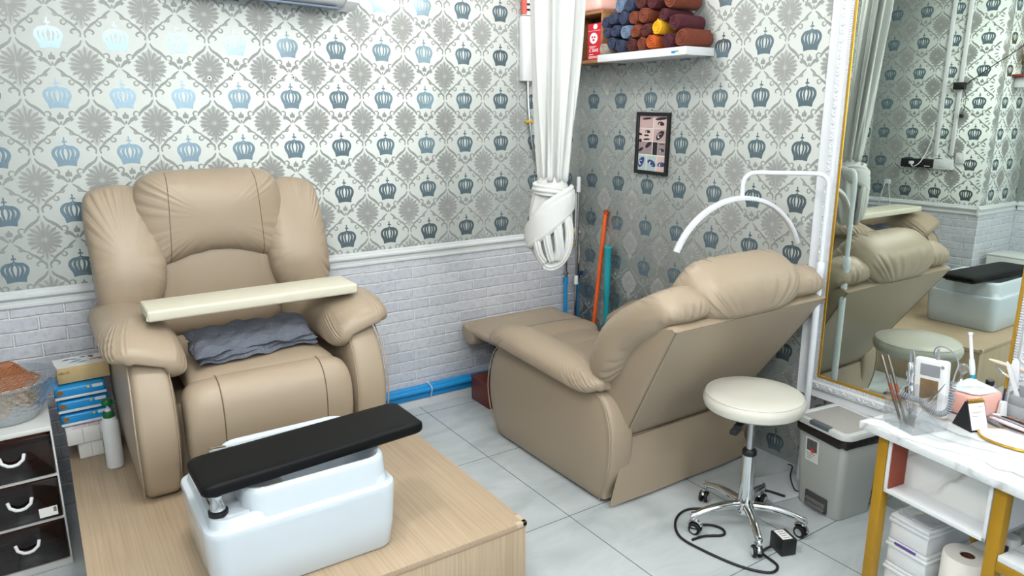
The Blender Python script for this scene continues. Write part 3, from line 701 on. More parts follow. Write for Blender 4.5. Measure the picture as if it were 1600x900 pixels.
# black cushion board resting on the post
t = thing('leg_rest_cushion', 'long black vinyl padded leg rest laid over the white foot bath', 'leg rest', (-2.49, -1.66, 0.667))
ang = math.atan2(0.075, 0.77)
def PX(u, v, w): return Vector((-2.492+u*math.cos(ang)-v*math.sin(ang)*0.2, -1.650+u*math.sin(ang)+v, 0.706+w+(-0.002)*(u/0.39)))
m = MB(); m.pillow(rr(0.785, 0.245, 0.03, 8), 0.026, 0.024, PX, n=5.5, rings=12, raw=True, amp=0.001, freq=30); m.obj('pad', M_blk, t, angle=60)
m = MB(); v0 = [PX(p[0], p[1], -0.0285) for p in rr(0.72, 0.19, 0.02)]; v1 = [PX(p[0], p[1], -0.022) for p in rr(0.72, 0.19, 0.02)]; m.loft([v0, v1]); m.obj('backing_board', M_dark, t)

# ------------------------------------------------------------------ boxes stacked beside the recliner
M_carton = mat('white_carton', (222, 223, 221), 0.6); M_cartonb = mat('carton_joint_line', (120, 122, 124), 0.8)  # second colour is the darker grey of the flap joints
def stackbox(name, x0, x1, y0, y1, z0, z1, rz, label, catg, mtl, group=None, bev=0.003):
    c = ((x0+x1)/2, (y0+y1)/2, z0); t = thing(name, label, catg, c, math.radians(rz), group)
    m = MB(); m.box(-(x1-x0)/2, (x1-x0)/2, -(y1-y0)/2, (y1-y0)/2, 0, z1-z0, bev); m.obj('body', mtl, t, local=True)
    return t, (x1-x0)/2, (y1-y0)/2, z1-z0
def wt(t): return ROOT[t.name]
# lower carton
t, hx_, hy_, hz_ = stackbox('carton', -3.165, -3.005, -0.44, -0.20, PZ+0.001, PZ+0.076, 2, 'small white carton at the bottom of the stack beside the recliner', 'box', M_carton)
for x in (-0.03, 0.03):
    m = MB(); m.box(x-0.0006, x+0.0006, -hy_-0.0005, -hy_+0.001, 0.004, hz_-0.004, 0); m.obj('flap_joint', M_cartonb, t, local=True)
t, hx_, hy_, hz_ = stackbox('carton', -3.205, -3.012, -0.455, -0.185, PZ+0.078, PZ+0.150, 3, 'wide white carton with red lettering, second from the bottom beside the recliner', 'box', M_carton)
for x in (-0.035, 0.03):
    m = MB(); m.box(x-0.0007, x+0.0007, -hy_-0.0006, -hy_+0.001, 0.0, hz_+0.0005, 0); m.obj('flap_joint', M_cartonb, t, local=True)
M_red = mat('red_print', (196, 60, 72), 0.6)
m = MB()
for (a, b) in (((-0.06, -0.118), (0.055, -0.100)), ):
    pass
m.tube([(-0.07, -0.125, hz_), (0.05, -0.125, hz_), (0.055, -0.085, hz_), (-0.065, -0.085, hz_)], 0.0011, 4, 0, closed=True)
for k in range(16): m.tube([(-0.06+0.0065*k, -0.112+0.004*math.sin(k*2.1), hz_), (-0.0575+0.0065*k, -0.097+0.004*math.sin(k*3.3), hz_)], 0.001, 4)
m.pillow([(0.056, -0.1), (0.066, -0.092), (0.076, -0.1), (0.066, -0.112)], 0.0008, 0.0008, lambda u, v, w: Vector((u, v, hz_+w)), nseg=20, rings=3)
m.obj('printed_lettering', M_red, t, local=True)
# three blue wet wipe packs
M_wipe = mat('blue_film', (24, 140, 206), 0.22, bump=0.5, bscale=38, bdist=0.004, var=0.12, vscale=24)
M_filmw = mat('white_film', (214, 222, 228), 0.25); M_brn = mat('brown_print', (130, 98, 52), 0.6); M_ylw = mat('yellow_print', (226, 196, 96), 0.6)
WL_ = ['bottom blue wrapped tissue pack, directly on the white cartons', 'middle blue wrapped tissue pack of the three beside the recliner', 'top blue wrapped tissue pack, under the floral box']
for k in range(3):
    z0 = PZ+0.152+0.062*k; xo = -0.004*k
    t = thing('tissue_pack', WL_[k], 'tissue pack', (-3.115+xo, -0.315, z0), math.radians(2), 'blue tissue packs')
    m = MB(); m.pillow(rr(0.198, 0.20, 0.018), 0.029, 0.029, lambda u, v, w: Vector((u, v, 0.0295+w)), n=6, raw=True, rings=10, amp=0.002, freq=17, seed=k); m.obj('wrapper', M_wipe, t, local=True)
    m = MB(); m.box(-0.098, 0.098, -0.1015, -0.099, 0.004, 0.016, 0.001)
    m.obj('white_band', M_filmw, t, local=True)
    m = MB(); m.lathe([(0.0, 0), (0.011, 0.0005), (0.013, -0.001)], (-0.078, -0.1012, 0.034), 10, 0, X=Matrix.Rotation(pi/2, 4, 'X')); m.obj('emblem', M_brn, t, local=True)
    m = MB(); m.lathe([(0.0, 0), (0.005, 0.0004), (0.006, -0.001)], (0.030, -0.1015, 0.044), 10, 0, X=Matrix.Rotation(pi/2, 4, 'X')); m.obj('flower_print', M_ylw, t, local=True)
    m = MB(); m.loft([[Vector((0.066+p[0], -0.1005-d, 0.045+p[1])) for p in rr(0.044, 0.014, 0.006)] for d in (0, 0.0016)]); m.obj('name_patch', M_filmw, t, local=True)
# floral box on top
M_flor = mat('kraft_print', (196, 172, 126), 0.55, var=0.1, vscale=60)
t, hx_, hy_, hz_ = stackbox('floral_box', -3.203, -3.000, -0.375, -0.235, PZ+0.339, PZ+0.413, 4, 'long box with a floral lid and a tan side on top of the stack', 'box', M_flor)
m = MB(); m.box(-hx_-0.0005, hx_+0.0005, -hy_-0.0005, hy_+0.0005, hz_-0.001, hz_+0.0008, 0); m.obj('lid_print', M_carton, t, local=True)
for nm, col, spots in (('blue_leaf_print', (112, 150, 172), [(-0.05, -0.02, 0.07, 30), (-0.02, -0.03, 0.05, 10), (0.0, 0.02, 0.05, 150)]), ('red_leaf_print', (190, 110, 98), [(0.03, -0.02, 0.06, 20), (0.05, 0.01, 0.04, 100), (0.07, -0.03, 0.03, 60)]), ('dark_leaf_print', (70, 76, 84), [(-0.07, 0.03, 0.04, 20), (0.0, 0.045, 0.03, 10), (0.06, 0.04, 0.03, 160)])):
    for (a, b, L, ang_) in spots:
        m = MB(); v, f = leaf(a, b, L, 0.018, ang_); m.add([(x, y, hz_+0.0012) for x, y in v], f)
        m.obj(nm, mat(nm, col, 0.6), t, local=True)
txt('lettering', 'HELLO', 0.014, mat('dark_print', (62, 52, 40), 0.6), t, wt(t) @ frame3((-0.075, -hy_-0.0004, 0.048), (1, 0, 0), (0, 0, 1)))
# spray bottle
t = thing('spray_bottle', 'white bottle with a green pump cap standing on the platform by the recliner', 'bottle', (-3.036, -0.600, PZ+0.001))
m = MB(); m.lathe([(0.0, 0), (0.030, 0), (0.034, 0.004), (0.035, 0.02), (0.035, 0.19), (0.033, 0.212), (0.024, 0.228), (0.018, 0.232), (0.0, 0.232)], (-3.036, -0.600, PZ+0.001), 36); m.obj('body', M_white, t)
m = MB(); m.lathe([(0.021, 0.228), (0.022, 0.232), (0.022, 0.252), (0.018, 0.258), (0.0, 0.258)], (-3.036, -0.600, PZ+0.001), 24); m.obj('collar', mat('green_plastic', (8, 92, 44), 0.4), t)
m = MB(); m.lathe([(0.014, 0.256), (0.011, 0.268), (0.005, 0.272), (0.005, 0.290), (0.0, 0.290)], (-3.036, -0.600, PZ+0.001), 20); m.obj('pump_stem', M_white, t)
m = MB(); m.lathe([(0.0, 0.286), (0.019, 0.286), (0.021, 0.292), (0.020, 0.304), (0.016, 0.310), (0.0, 0.311)], (-3.036, -0.600, PZ+0.001), 24); m.tube([(-3.031, -0.600, PZ+0.296), (-3.016, -0.600, PZ+0.297), (-3.003, -0.600, PZ+0.292)], 0.006, 8); m.obj('pump_head', MATS['green_plastic'], t)
m = MB(); V = []; 
for i in range(13):
    a = math.radians(128+i*6)
    for z in (0.03, 0.175): V.append((-3.036+0.0355*math.cos(a), -0.600+0.0355*math.sin(a), PZ+z))
m.add(V, [(2*i, 2*i+2, 2*i+3, 2*i+1) for i in range(12)]); m.obj('side_label', mat('leaf_label', (120, 150, 90), 0.5, var=0.5, vscale=70), t)

# ------------------------------------------------------------------ drawer tower (left edge) with glass bowl
M_brownp = clear_mat('brown_smoked_plastic', (0.34, 0.19, 0.14), 0.025, 0.30, 0.08)
M_wfr = mat('white_frame_plastic', (200, 203, 202), 0.4)
def tower(cx, cy_, rz, W_, D_, label, ztop=0.62, content=True):
    t = thing('drawer_tower', label, 'drawer unit', (cx, cy_, 0), rz)
    hw, hd = W_/2, D_/2; n = 3; z0 = 0.035; hh = (ztop-0.02-z0)/n
    m = MB()
    m.box(-hw, hw, -hd, hd, ztop-0.022, ztop, 0.006); m.box(-hw, hw, -hd, hd, 0.0, z0, 0.006)
    m.box(-hw, -hw+0.008, -hd, hd, 0.0, ztop-0.01, 0.003); m.box(hw-0.008, hw, -hd, hd, 0.0, ztop-0.01, 0.003); m.box(-hw, hw, hd-0.006, hd, 0, ztop-0.01, 0.002)
    for k in range(1, n): m.box(-hw, hw, -hd, hd, z0+hh*k-0.007, z0+hh*k+0.007, 0.003)
    m.obj('frame', M_wfr, t, local=True)
    for k in range(n):
        a = z0+hh*k+0.010; b = z0+hh*(k+1)-0.010
        d = MB(); d.box(-hw+0.010, hw-0.010, -hd-0.010, -hd-0.005, a, b, 0.003)
        d.box(-hw+0.012, hw-0.012, -hd+0.0, hd-0.02, a, a+0.004, 0.001)
        dr = d.obj('drawer', M_brownp, t, local=True)
        m = MB(); m.tube([(-0.040, -hd-0.010, b-0.058), (-0.034, -hd-0.024, b-0.076), (-0.016, -hd-0.028, b-0.089), (0.0, -hd-0.028, b-0.092), (0.016, -hd-0.028, b-0.089), (0.034, -hd-0.024, b-0.076), (0.040, -hd-0.010, b-0.058)], 0.0065, 8); m.obj('handle', M_white, dr, local=True)
        m = MB()
        m.box(-hw+0.02, hw-0.02, -hd+0.06, -hd+0.065, a+0.005, b-0.012, 0); m.obj('drawer_lining', mat('dark_lining', (132, 86, 66), 0.8), dr, local=True)
        if content:
            rnd = random.Random(k+3)
            if k == 2: m = MB(); m.box(0.02, 0.12, -hd+0.008, -hd+0.05, a+0.02, a+0.06, 0.012)
            if k == 1: m = MB(); m.box(-0.12, 0.03, -hd+0.008, -hd+0.05, a+0.03, b-0.05, 0.004)
            if k == 0: m = MB(); m.box(-0.08, 0.11, -hd+0.008, -hd+0.02, a+0.100, a+0.122, 0.003, 0, 2, Matrix.Rotation(math.radians(-4), 4, 'Y')); m.box(-0.13, 0.11, -hd+0.008, -hd+0.02, a+0.068, a+0.082, 0.003)
            m.obj('stored_item', mat('stored_brown_%d' % k, [(150, 110, 92), (96, 66, 46), (150, 70, 56)][k], 0.5), dr, local=True)
        if k == 1: 
            m = MB(); m.box(0.055, 0.118, -hd-0.0112, -hd-0.0098, a+0.012, a+0.052, 0); m.obj('price_label', M_carton, dr, local=True)
            m = MB()
            for q in range(9): m.box(0.104+0.0012*q, 0.1046+0.0012*q+0.0002*(q % 3), -hd-0.0116, -hd-0.0111, a+0.028, a+0.048, 0)
            m.obj('barcode', M_dark, dr, local=True)
    return t
tower(-3.388, -0.50, math.radians(1), 0.285, 0.46, 'white and smoked brown plastic drawer tower at the left edge, under the glass bowl')
tower(-3.90, -1.25, 0.0, 0.30, 0.30, 'second white plastic drawer tower with dark fronts, seen only in the mirror', 0.62, False)
# glass bowl with wicker baskets
t = thing('glass_bowl', 'textured clear glass bowl holding wicker baskets on the drawer tower', 'bowl', (-3.375, -0.56, 0.622))
bc = (-3.375, -0.56, 0.622)
m = MB(); m.lathe([(0.0, 0.0), (0.085, 0.0), (0.095, 0.006), (0.125, 0.05), (0.150, 0.10), (0.168, 0.145), (0.180, 0.165), (0.184, 0.170), (0.180, 0.174), (0.165, 0.152), (0.145, 0.102), (0.120, 0.055), (0.09, 0.012), (0.0, 0.010)], bc, 56); m.obj('bowl', M_glass, t)
M_wick = mat('wicker', (142, 92, 60), 0.55, var=0.2, vscale=50); M_wick2 = mat('pale_wicker', (206, 172, 126), 0.6, var=0.2, vscale=50)
def basket(c, r0, r1, h, X, mtl, label, loops=True, step=0.0062):
    t = thing('wicker_basket', label, 'basket', c, 0, 'wicker baskets in the glass bowl')
    C_ = Matrix.Translation(c) @ X; n = int(h/step); m = MB()
    for k in range(n+1):
        q = k/n; r = r0+(r1-r0)*q**0.85; z = h*q
        m.tube([C_ @ Vector(((r+0.0016*math.sin(a*14+pi*k))*math.cos(a), (r+0.0016*math.sin(a*14+pi*k))*math.sin(a), z)) for a in [2*pi*i/56 for i in range(56)]], 0.0031, 5, closed=True)
    m.obj('weave', mtl, t)
    m = MB()
    for i in range(14):
        a = 2*pi*i/14; m.tube([C_ @ Vector((r0*0.3*math.cos(a), r0*0.3*math.sin(a), 0)), C_ @ Vector((r0*math.cos(a), r0*math.sin(a), 0)), C_ @ Vector((r1*math.cos(a), r1*math.sin(a), h))], 0.0026, 5)
    V = [C_ @ Vector((r0*math.cos(2*pi*i/24), r0*math.sin(2*pi*i/24), 0)) for i in range(24)]; m.add(V, [tuple(range(24))]); m.obj('stakes', mtl, t)
    if loops:
        m = MB()
        for i in range(10):
            a = 2*pi*i/10; m.tube([C_ @ Vector(((r1+0.002+0.020*math.sin(th))*math.cos(a+0.26*math.cos(th)*1.2), (r1+0.002+0.020*math.sin(th))*math.sin(a+0.26*math.cos(th)*1.2), h+0.006*math.sin(th))) for th in [pi*j/10 for j in range(11)]], 0.004, 6)
        m.obj('looped_border', mtl, t)
basket((-3.392, -0.575, 0.845), 0.058, 0.104, 0.075, Matrix.Rotation(pi, 4, 'X') @ Matrix.Rotation(0.16, 4, 'Y'), M_wick, 'reddish wicker basket turned upside down on top in the glass bowl')
basket((-3.405, -0.585, 0.690), 0.040, 0.052, 0.022, Matrix.Rotation(1.15, 4, 'X'), M_wick2, 'pale round wicker basket leaning low inside the glass bowl', False)
basket((-3.335, -0.525, 0.680), 0.030, 0.042, 0.028, Matrix.Rotation(0.7, 4, 'X') @ Matrix.Rotation(0.4, 4, 'Y'), M_wick2, 'small tan wicker basket at the right inside the glass bowl', False)

# ------------------------------------------------------------------ mirror on the right wall
t = thing('wall_mirror', 'large wall mirror in an ornate white frame with a gold inner edge', 'mirror', (0, -2.37, 0.42))
MY0, MY1, MZ0, MZ1 = -2.895, -1.850, 0.422, 2.72      # outer frame
def picframe(sections, mi=0):
    """mitred frame: sections = list of (inset, lift from wall)"""
    m = MB(); rings = []
    for (y, z, sy_, sz) in ((MY0, MZ0, 1, 1), (MY1, MZ0, -1, 1), (MY1, MZ1, -1, -1), (MY0, MZ1, 1, -1), (MY0, MZ0, 1, 1)):
        rings.append([Vector((-d, y+sy_*i, z+sz*i)) for i, d in sections])
    m.loft(rings, mi, False, True, False); return m
m = picframe([(0.0, 0.001), (0.0, 0.030), (0.006, 0.036), (0.012, 0.033), (0.040, 0.024), (0.044, 0.030), (0.050, 0.038), (0.080, 0.042), (0.086, 0.036), (0.090, 0.030), (0.106, 0.028), (0.108, 0.020), (0.108, 0.001)])
m.obj('frame', mat('white_frame_paint', (203, 207, 212), 0.35), t, angle=30)
m = picframe([(0.108, 0.002), (0.108, 0.030), (0.112, 0.033), (0.120, 0.033), (0.125, 0.026), (0.125, 0.002)]); m.obj('gold_edge', M_gold, t, angle=30)
# carved scroll band and bead row
m = MB()
def blob(c, r, sx=1, sy_=1, ang_=0, vertical=False):
    V = []; F = []; k1, k2 = 8, 4
    for j in range(k2+1):
        ph_ = j/k2*pi/2
        for i in range(k1):
            a = 2*pi*i/k1; x = r*math.cos(ph_)*math.cos(a)*sx; y = r*math.cos(ph_)*math.sin(a)*sy_
            xx = x*math.cos(ang_)-y*math.sin(ang_); yy = x*math.sin(ang_)+y*math.cos(ang_)
            V.append((-0.039-0.8*r*math.sin(ph_), c[0]+xx, c[1]+yy))
    for j in range(k2):
        for i in range(k1): F.append((j*k1+i, j*k1+(i+1) % k1, (j+1)*k1+(i+1) % k1, (j+1)*k1+i))
    m.add(V, F, 0)
def band(inset):
    out = []
    y0, y1, z0, z1 = MY0+inset, MY1-inset, MZ0+inset, MZ1-inset
    return [((y0, z0), (y1, z0)), ((y1, z0), (y1, z1)), ((y0, z1), (y1, z1)), ((y0, z0), (y0, z1))]
for (a, b) in band(0.065):
    L = math.hypot(b[0]-a[0], b[1]-a[1]); n = int(L/0.036); d = ((b[0]-a[0])/L, (b[1]-a[1])/L); nn = (-d[1], d[0])
    base = math.atan2(d[1], d[0])
    for k in range(n):
        q = (k+0.5)/n*L; c = (a[0]+d[0]*q, a[1]+d[1]*q); sg = 1 if k % 2 else -1
        blob((c[0]+nn[0]*0.004*sg, c[1]+nn[1]*0.004*sg), 0.0088, 1.5, 0.6, base+sg*0.7)
        blob((c[0]-nn[0]*0.007*sg, c[1]-nn[1]*0.007*sg), 0.0055)
        blob((c[0]+d[0]*0.012-nn[0]*0.002*sg, c[1]+d[1]*0.012-nn[1]*0.002*sg), 0.006, 1.3, 0.6, base-sg*0.9)
m.obj('carved_band', MATS['white_frame_paint'], t, angle=60)
m = MB()
for (a, b) in band(0.099):
    L = math.hypot(b[0]-a[0], b[1]-a[1]); n = int(L/0.011); d = ((b[0]-a[0])/L, (b[1]-a[1])/L)
    for k in range(n):
        q = (k+0.5)/n*L; c = (a[0]+d[0]*q, a[1]+d[1]*q); w_ = 0.0034; h_ = 0.0075
        hy2, hz2 = (w_, h_) if abs(d[0]) > 0.5 else (h_, w_)
        m.box(-0.0335, -0.0275, c[0]-hy2, c[0]+hy2, c[1]-hz2, c[1]+hz2, 0)
m.obj('bead_row', MATS['white_frame_paint'], t)
m = MB(); m.box(-0.030, -0.004, MY0+0.118, MY1-0.118, MZ0+0.118, MZ1-0.118, 0); m.obj('glass', M_mirror, t)

# ------------------------------------------------------------------ half-moon floor lamp
t = thing('floor_lamp', 'white half-moon floor lamp with a slim pole in front of the mirror', 'floor lamp', (-0.135, -1.985, 0.0))
M_lw = mat('white_lamp_metal', (208, 213, 220), 0.3)
LP = Vector((-0.135, -1.985, 0)); LD = Vector((-0.385, -1.705, 0)); dv = (LD-LP); L_ = dv.length; dv.normalize(); pv = Vector((-dv.y, dv.x, 0))
m = MB(); Xb = Matrix.Translation((-0.265, -1.975, 0)) @ Matrix.Rotation(math.radians(-12), 4, 'Z')
bm = MB(); bm.box(-0.15, 0.15, -0.11, 0.11, 0.001, 0.013, 0.005, 0, 2, Xb); bm.obj('base_plate', M_lw, t)
m = MB(); m.tube([LP+Vector((0, 0, z)) for z in (0.012, 0.6, 1.09)], 0.0155, 16); m.tube([LP+Vector((0, 0, z)) for z in (1.075, 1.085, 1.125, 1.135)], [0.016, 0.0195, 0.0195, 0.015], 16); m.obj('lower_pole', M_lw, t)
pth = [LP+Vector((0, 0, z)) for z in (1.13, 1.3, 1.46)]
for k in range(1, 7):
    a = pi/2*k/6; pth.append(LP+dv*(0.055*(1-math.cos(a)))+Vector((0, 0, 1.49+0.055*math.sin(a))))
for k in range(0, 7):
    a = pi/2*k/6; pth.append(LP+dv*(L_-0.055+0.055*math.sin(a))+Vector((0, 0, 1.545-0.055*(1-math.cos(a)))))
pth.append(LD+Vector((0, 0, 1.415)))
m = MB(); m.tube(pth, 0.0105, 14); m.obj('upper_arm', M_lw, t)
# arch
R_ = 0.378; m = MB(); m2 = MB(); rings = []; rg2 = []
zc = 1.425-R_; va = Vector((0.667, -0.155, 0)).normalized()
nb = va.cross(Vector((0, 0, 1)))
for k in range(41):
    a = math.radians(158-136*k/40)
    o = LD+va*(R_*math.cos(a))+Vector((0, 0, zc+R_*math.sin(a))); er = va*math.cos(a)+Vector((0, 0, math.sin(a)))
    rings.append([o+er*x+nb*y for x, y in ((0.006, -0.017), (0.010, -0.012), (0.010, 0.012), (0.006, 0.017), (-0.008, 0.017), (-0.008, -0.017))])
    rg2.append([o+er*x+nb*y for x, y in ((-0.0085, -0.0135), (-0.0085, 0.0135), (-0.011, 0.012), (-0.011, -0.012))])
m.loft(rings); m.obj('arch', M_lw, t); m2.loft(rg2); m2.obj('diffuser', mat('lamp_strip', (214, 215, 210), 0.5), t)

# ------------------------------------------------------------------ stool
t = thing('stool', 'round cream swivel stool on a five-star chrome base with castors', 'stool', (-0.70, -2.095, 0))
sc = Vector((-0.70, -2.095, 0))
m = MB(); m.lathe([(0.0, 0.570), (0.13, 0.570), (0.185, 0.572), (0.207, 0.584), (0.214, 0.605), (0.212, 0.622), (0.202, 0.638), (0.190, 0.645), (0.12, 0.651), (0.0, 0.652)], sc, 64)
m.tube([sc+Vector((0.2025*math.cos(a), 0.2025*math.sin(a), 0.6385)) for a in [2*pi*i/64 for i in range(64)]], 0.0022, 6, closed=True)
m.obj('seat', M_cream, t)
m = MB(); m.lathe([(0.0, 0.548), (0.085, 0.548), (0.09, 0.556), (0.09, 0.570), (0.0, 0.570)], sc, 28); m.obj('seat_plate', M_dark, t)
m = MB(); m.box(-0.0155, 0.0155, -0.20, 0.0, 0.552, 0.560, 0.003, 0, 2, Matrix.Translation(sc) @ Matrix.Rotation(math.radians(-70), 4, 'Z')); m.box(-0.016, 0.016, -0.245, -0.165, 0.534, 0.556, 0.006, 0, 2, Matrix.Translation(sc) @ Matrix.Rotation(math.radians(-70), 4, 'Z')); m.obj('height_lever', M_dark, t)
m = MB(); m.lathe([(0.0, 0.32), (0.0165, 0.32), (0.0165, 0.55), (0.0, 0.55)], sc, 28); m.obj('gas_rod', M_steel, t)
m = MB(); m.lathe([(0.0, 0.09), (0.036, 0.09), (0.036, 0.12), (0.031, 0.20), (0.0285, 0.36), (0.0, 0.362)], sc, 32); m.obj('column', M_chrome, t)
m = MB(); m.lathe([(0.030, 0.352), (0.031, 0.354), (0.031, 0.372), (0.026, 0.378), (0.0, 0.378)], sc, 28); m.obj('collar', M_dark, t)
m = MB(); m.lathe([(0.0, 0.075), (0.042, 0.075), (0.046, 0.09), (0.044, 0.115), (0.036, 0.125), (0.0, 0.125)], sc, 28); m.obj('hub', M_chrome, t)
for k, dg in enumerate((158, 232, 303, 19, 84)):
    a = math.radians(dg); d = Vector((math.cos(a), math.sin(a), 0)); n = Vector((-d.y, d.x, 0)); RR = 0.265
    m = MB(); rings = []
    for i in range(15):
        q = i/14; x = 0.025+(RR-0.025)*q; z = 0.108-0.010*q-0.020*q*q+0.012*math.sin(q*pi); w_ = 0.021-0.006*q; h_ = 0.020-0.007*q
        if i == 14: w_ *= 0.5; h_ *= 0.5
        rings.append([sc+d*x+n*(w_*math.cos(th))+Vector((0, 0, z+h_*math.sin(th))) for th in [2*pi*j/14 for j in range(14)]])
    m.loft(rings); lg = m.obj('leg', M_chrome, t)
    tip = sc+d*(RR-0.012)
    sw = math.radians(dg+(40, 95, 60, 80, 30)[k]); ax = Vector((math.cos(sw), math.sin(sw), 0)); off = Vector((-ax.y, ax.x, 0))*0.016
    m = MB(); m.tube([tip+Vector((0, 0, 0.098)), tip+Vector((0, 0, 0.058))], 0.0075, 10); 
    hood = [tip+off*1.0+Vector((0, 0, 0.031))+Vector((0, 0, 0.031*math.sin(th)))+off.normalized()*0.031*math.cos(th) for th in [pi*(0.15+0.8*j/10) for j in range(11)]]
    m.tube(hood, 0.0085, 8); cst = m.obj('castor', M_chrome, lg)
    for sd in (-1, 1):
        wc = tip+off+ax*sd*0.0125+Vector((0, 0, 0.0275))
        Xw = Matrix(((off.normalized().x, 0, ax.x, wc.x), (off.normalized().y, 0, ax.y, wc.y), (0, 1, 0, wc.z), (0, 0, 0, 1)))
        m = MB(); m.lathe([(0.0, -0.008), (0.018, -0.0085), (0.0255, -0.006), (0.027, -0.002), (0.027, 0.002), (0.0255, 0.006), (0.018, 0.0085), (0.0, 0.008)], (0, 0, 0), 26, 0, X=Xw)
        m.lathe([(0.0, 0.0095*sd), (0.009, 0.0098*sd), (0.0165, 0.0088*sd), (0.0168, 0.006*sd)], (0, 0, 0), 20, 1, X=Xw)
        m.obj('wheel', [M_rubber, M_chrome], lg)

# ------------------------------------------------------------------ pedal bin
bx, by = -0.205, -2.215
t = thing('pedal_bin', 'grey pedal bin with a black liner and printed sticker beside the desk', 'bin', (bx, by, 0), math.radians(-8))
M_bin = mat('grey_bin_plastic', (180, 183, 179), 0.4); M_binl = mat('light_bin_rim', (196, 200, 200), 0.4); M_bind = mat('grey_bin_lid', (158, 156, 153), 0.45)
m = MB(); R = []
for (w, d, z) in [(0.215, 0.225, 0.001), (0.222, 0.235, 0.01), (0.262, 0.272, 0.37), (0.268, 0.278, 0.395)]:
    R.append([Vector((p[0], p[1], z)) for p in rr(w, d, 0.03, 6)])
m.loft(R); m.obj('body', M_bin, t, local=True)
m = MB(); R = []
for k, (w, d, z) in enumerate([(0.276, 0.287, 0.372), (0.281, 0.292, 0.376), (0.283, 0.294, 0.405), (0.278, 0.289, 0.412)]):
    R.append([Vector((p[0], p[1], z+(0.006*math.sin(i*1.7) if k == 0 else 0))) for i, p in enumerate(rr(w, d, 0.035, 6))])
m.loft(R); m.obj('liner', mat('black_liner', (28, 22, 22), 0.3, bump=0.5, bscale=60), t, local=True)
m = MB(); R = []
for (w, d, r, z) in [(0.284, 0.296, 0.045, 0.411), (0.294, 0.306, 0.05, 0.414), (0.296, 0.308, 0.05, 0.432), (0.288, 0.300, 0.046, 0.440), (0.246, 0.256, 0.02, 0.442), (0.236, 0.246, 0.016, 0.436)]:
    R.append([Vector((p[0], p[1], z)) for p in rr(w, d, r, 6)])
m.loft(R, 0, False); m.obj('rim', M_binl, t, local=True)
m = MB(); m.box(-0.119, 0.119, -0.124, 0.124, 0.430, 0.4395, 0.003); m.obj('lid', M_bind, t, local=True)
m = MB(); m.box(-0.150, -0.118, -0.055, 0.055, 0.424, 0.446, 0.006); m.obj('lid_latch', mat('slate_plastic', (86, 92, 98), 0.4), t, local=True)
m = MB(); m.box(-0.122, -0.10, -0.062, 0.062, 0.012, 0.085, 0.004); m.obj('pedal_recess', mat('dark_recess', (66, 66, 66), 0.8), t, local=True)
m = MB(); m.box(-0.135, -0.105, -0.052, 0.052, 0.020, 0.034, 0.004); m.box(-0.128, -0.105, -0.054, 0.054, 0.036, 0.058, 0.004); m.obj('pedal', mat('grey_pedal', (104, 106, 106), 0.5), t, local=True)
Xs = lambda y, z: Vector((-0.111-0.0200*(z/0.37)-0.0020, y, z))
m = MB(); m.add([Xs(0.078, 0.235), Xs(0.002, 0.235), Xs(0.002, 0.352), Xs(0.078, 0.352)], [(0, 1, 2, 3)]); st = m.obj('sticker', M_carton, t, local=True)
m = MB(); q = Vector((-0.0006, 0, 0)); m.add([Xs(0.070, 0.288)+q, Xs(0.012, 0.288)+q, Xs(0.012, 0.345)+q, Xs(0.070, 0.345)+q], [(0, 1, 2, 3)]); m.obj('sticker_picture', mat('sticker_grey', (92, 88, 88), 0.5, var=0.5, vscale=60), st, local=True)
m = MB(); q = Vector((-0.0012, 0, 0)); m.add([Xs(0.036+0.011*math.cos(2*pi*i/14), 0.291+0.011*math.sin(2*pi*i/14))+q for i in range(14)], [tuple(range(14))]); m.obj('red_dot', mat('red_dot', (214, 40, 40), 0.5), st, local=True)
for k in range(3):
    m = MB(); q = Vector((-0.0008, 0, 0)); z = 0.272-0.011*k; m.add([Xs(0.068, z)+q, Xs(0.022+0.01*k, z)+q, Xs(0.022+0.01*k, z+0.004)+q, Xs(0.068, z+0.004)+q], [(0, 1, 2, 3)]); m.obj('print_line', mat('pale_grey_print', (150, 150, 150), 0.6), st, local=True)

# ------------------------------------------------------------------ power brick and cable on the floor
t = thing('power_adapter', 'black power adapter with a white rating label on the floor by the stool', 'power adapter', (-0.716, -2.312, 0), math.radians(-20))
m = MB(); m.box(-0.036, 0.036, -0.045, 0.045, 0.0005, 0.075, 0.006); m.obj('case', M_dark, t, local=True)
m = MB(); m.box(-0.026, 0.020, -0.034, 0.036, 0.0745, 0.0757, 0.0004); lb = m.obj('rating_label', M_carton, t, local=True)
m = MB()
for k in range(4): m.box(-0.018, 0.012-0.004*(k % 2), -0.026+0.015*k, -0.021+0.015*k, 0.0757, 0.0760, 0)
m.obj('label_print', mat('grey_label_print', (120, 124, 126), 0.6), lb, local=True)
cb = [(-0.762, -2.295, 0.03), (-0.79, -2.275, 0.008), (-0.815, -2.29, 0.006), (-0.835, -2.375, 0.006), (-0.90, -2.385, 0.006), (-0.965, -2.29, 0.006), (-1.005, -2.13, 0.006), (-1.01, -2.00, 0.006), (-0.93, -1.90, 0.006), (-0.82, -1.865, 0.006), (-0.71, -1.925, 0.006), (-0.62, -1.945, 0.006), (-0.50, -1.93, 0.006), (-0.40, -1.955, 0.020), (-0.355, -2.06, 0.020)]
m = MB(); m.tube(cat(cb, 120, closed=False), 0.0058, 8)
tag(m.obj('power_cable', M_rubber), 'black cable snaking on the tiles around the castors of the stool', 'cable')
cb = [(-0.908, -1.990, 0.0060), (-0.875, -1.985, 0.006), (-0.825, -2.02, 0.006), (-0.81, -2.07, 0.006), (-0.845, -2.10, 0.006), (-0.92, -2.06, 0.006), (-0.985, -2.05, 0.006)]
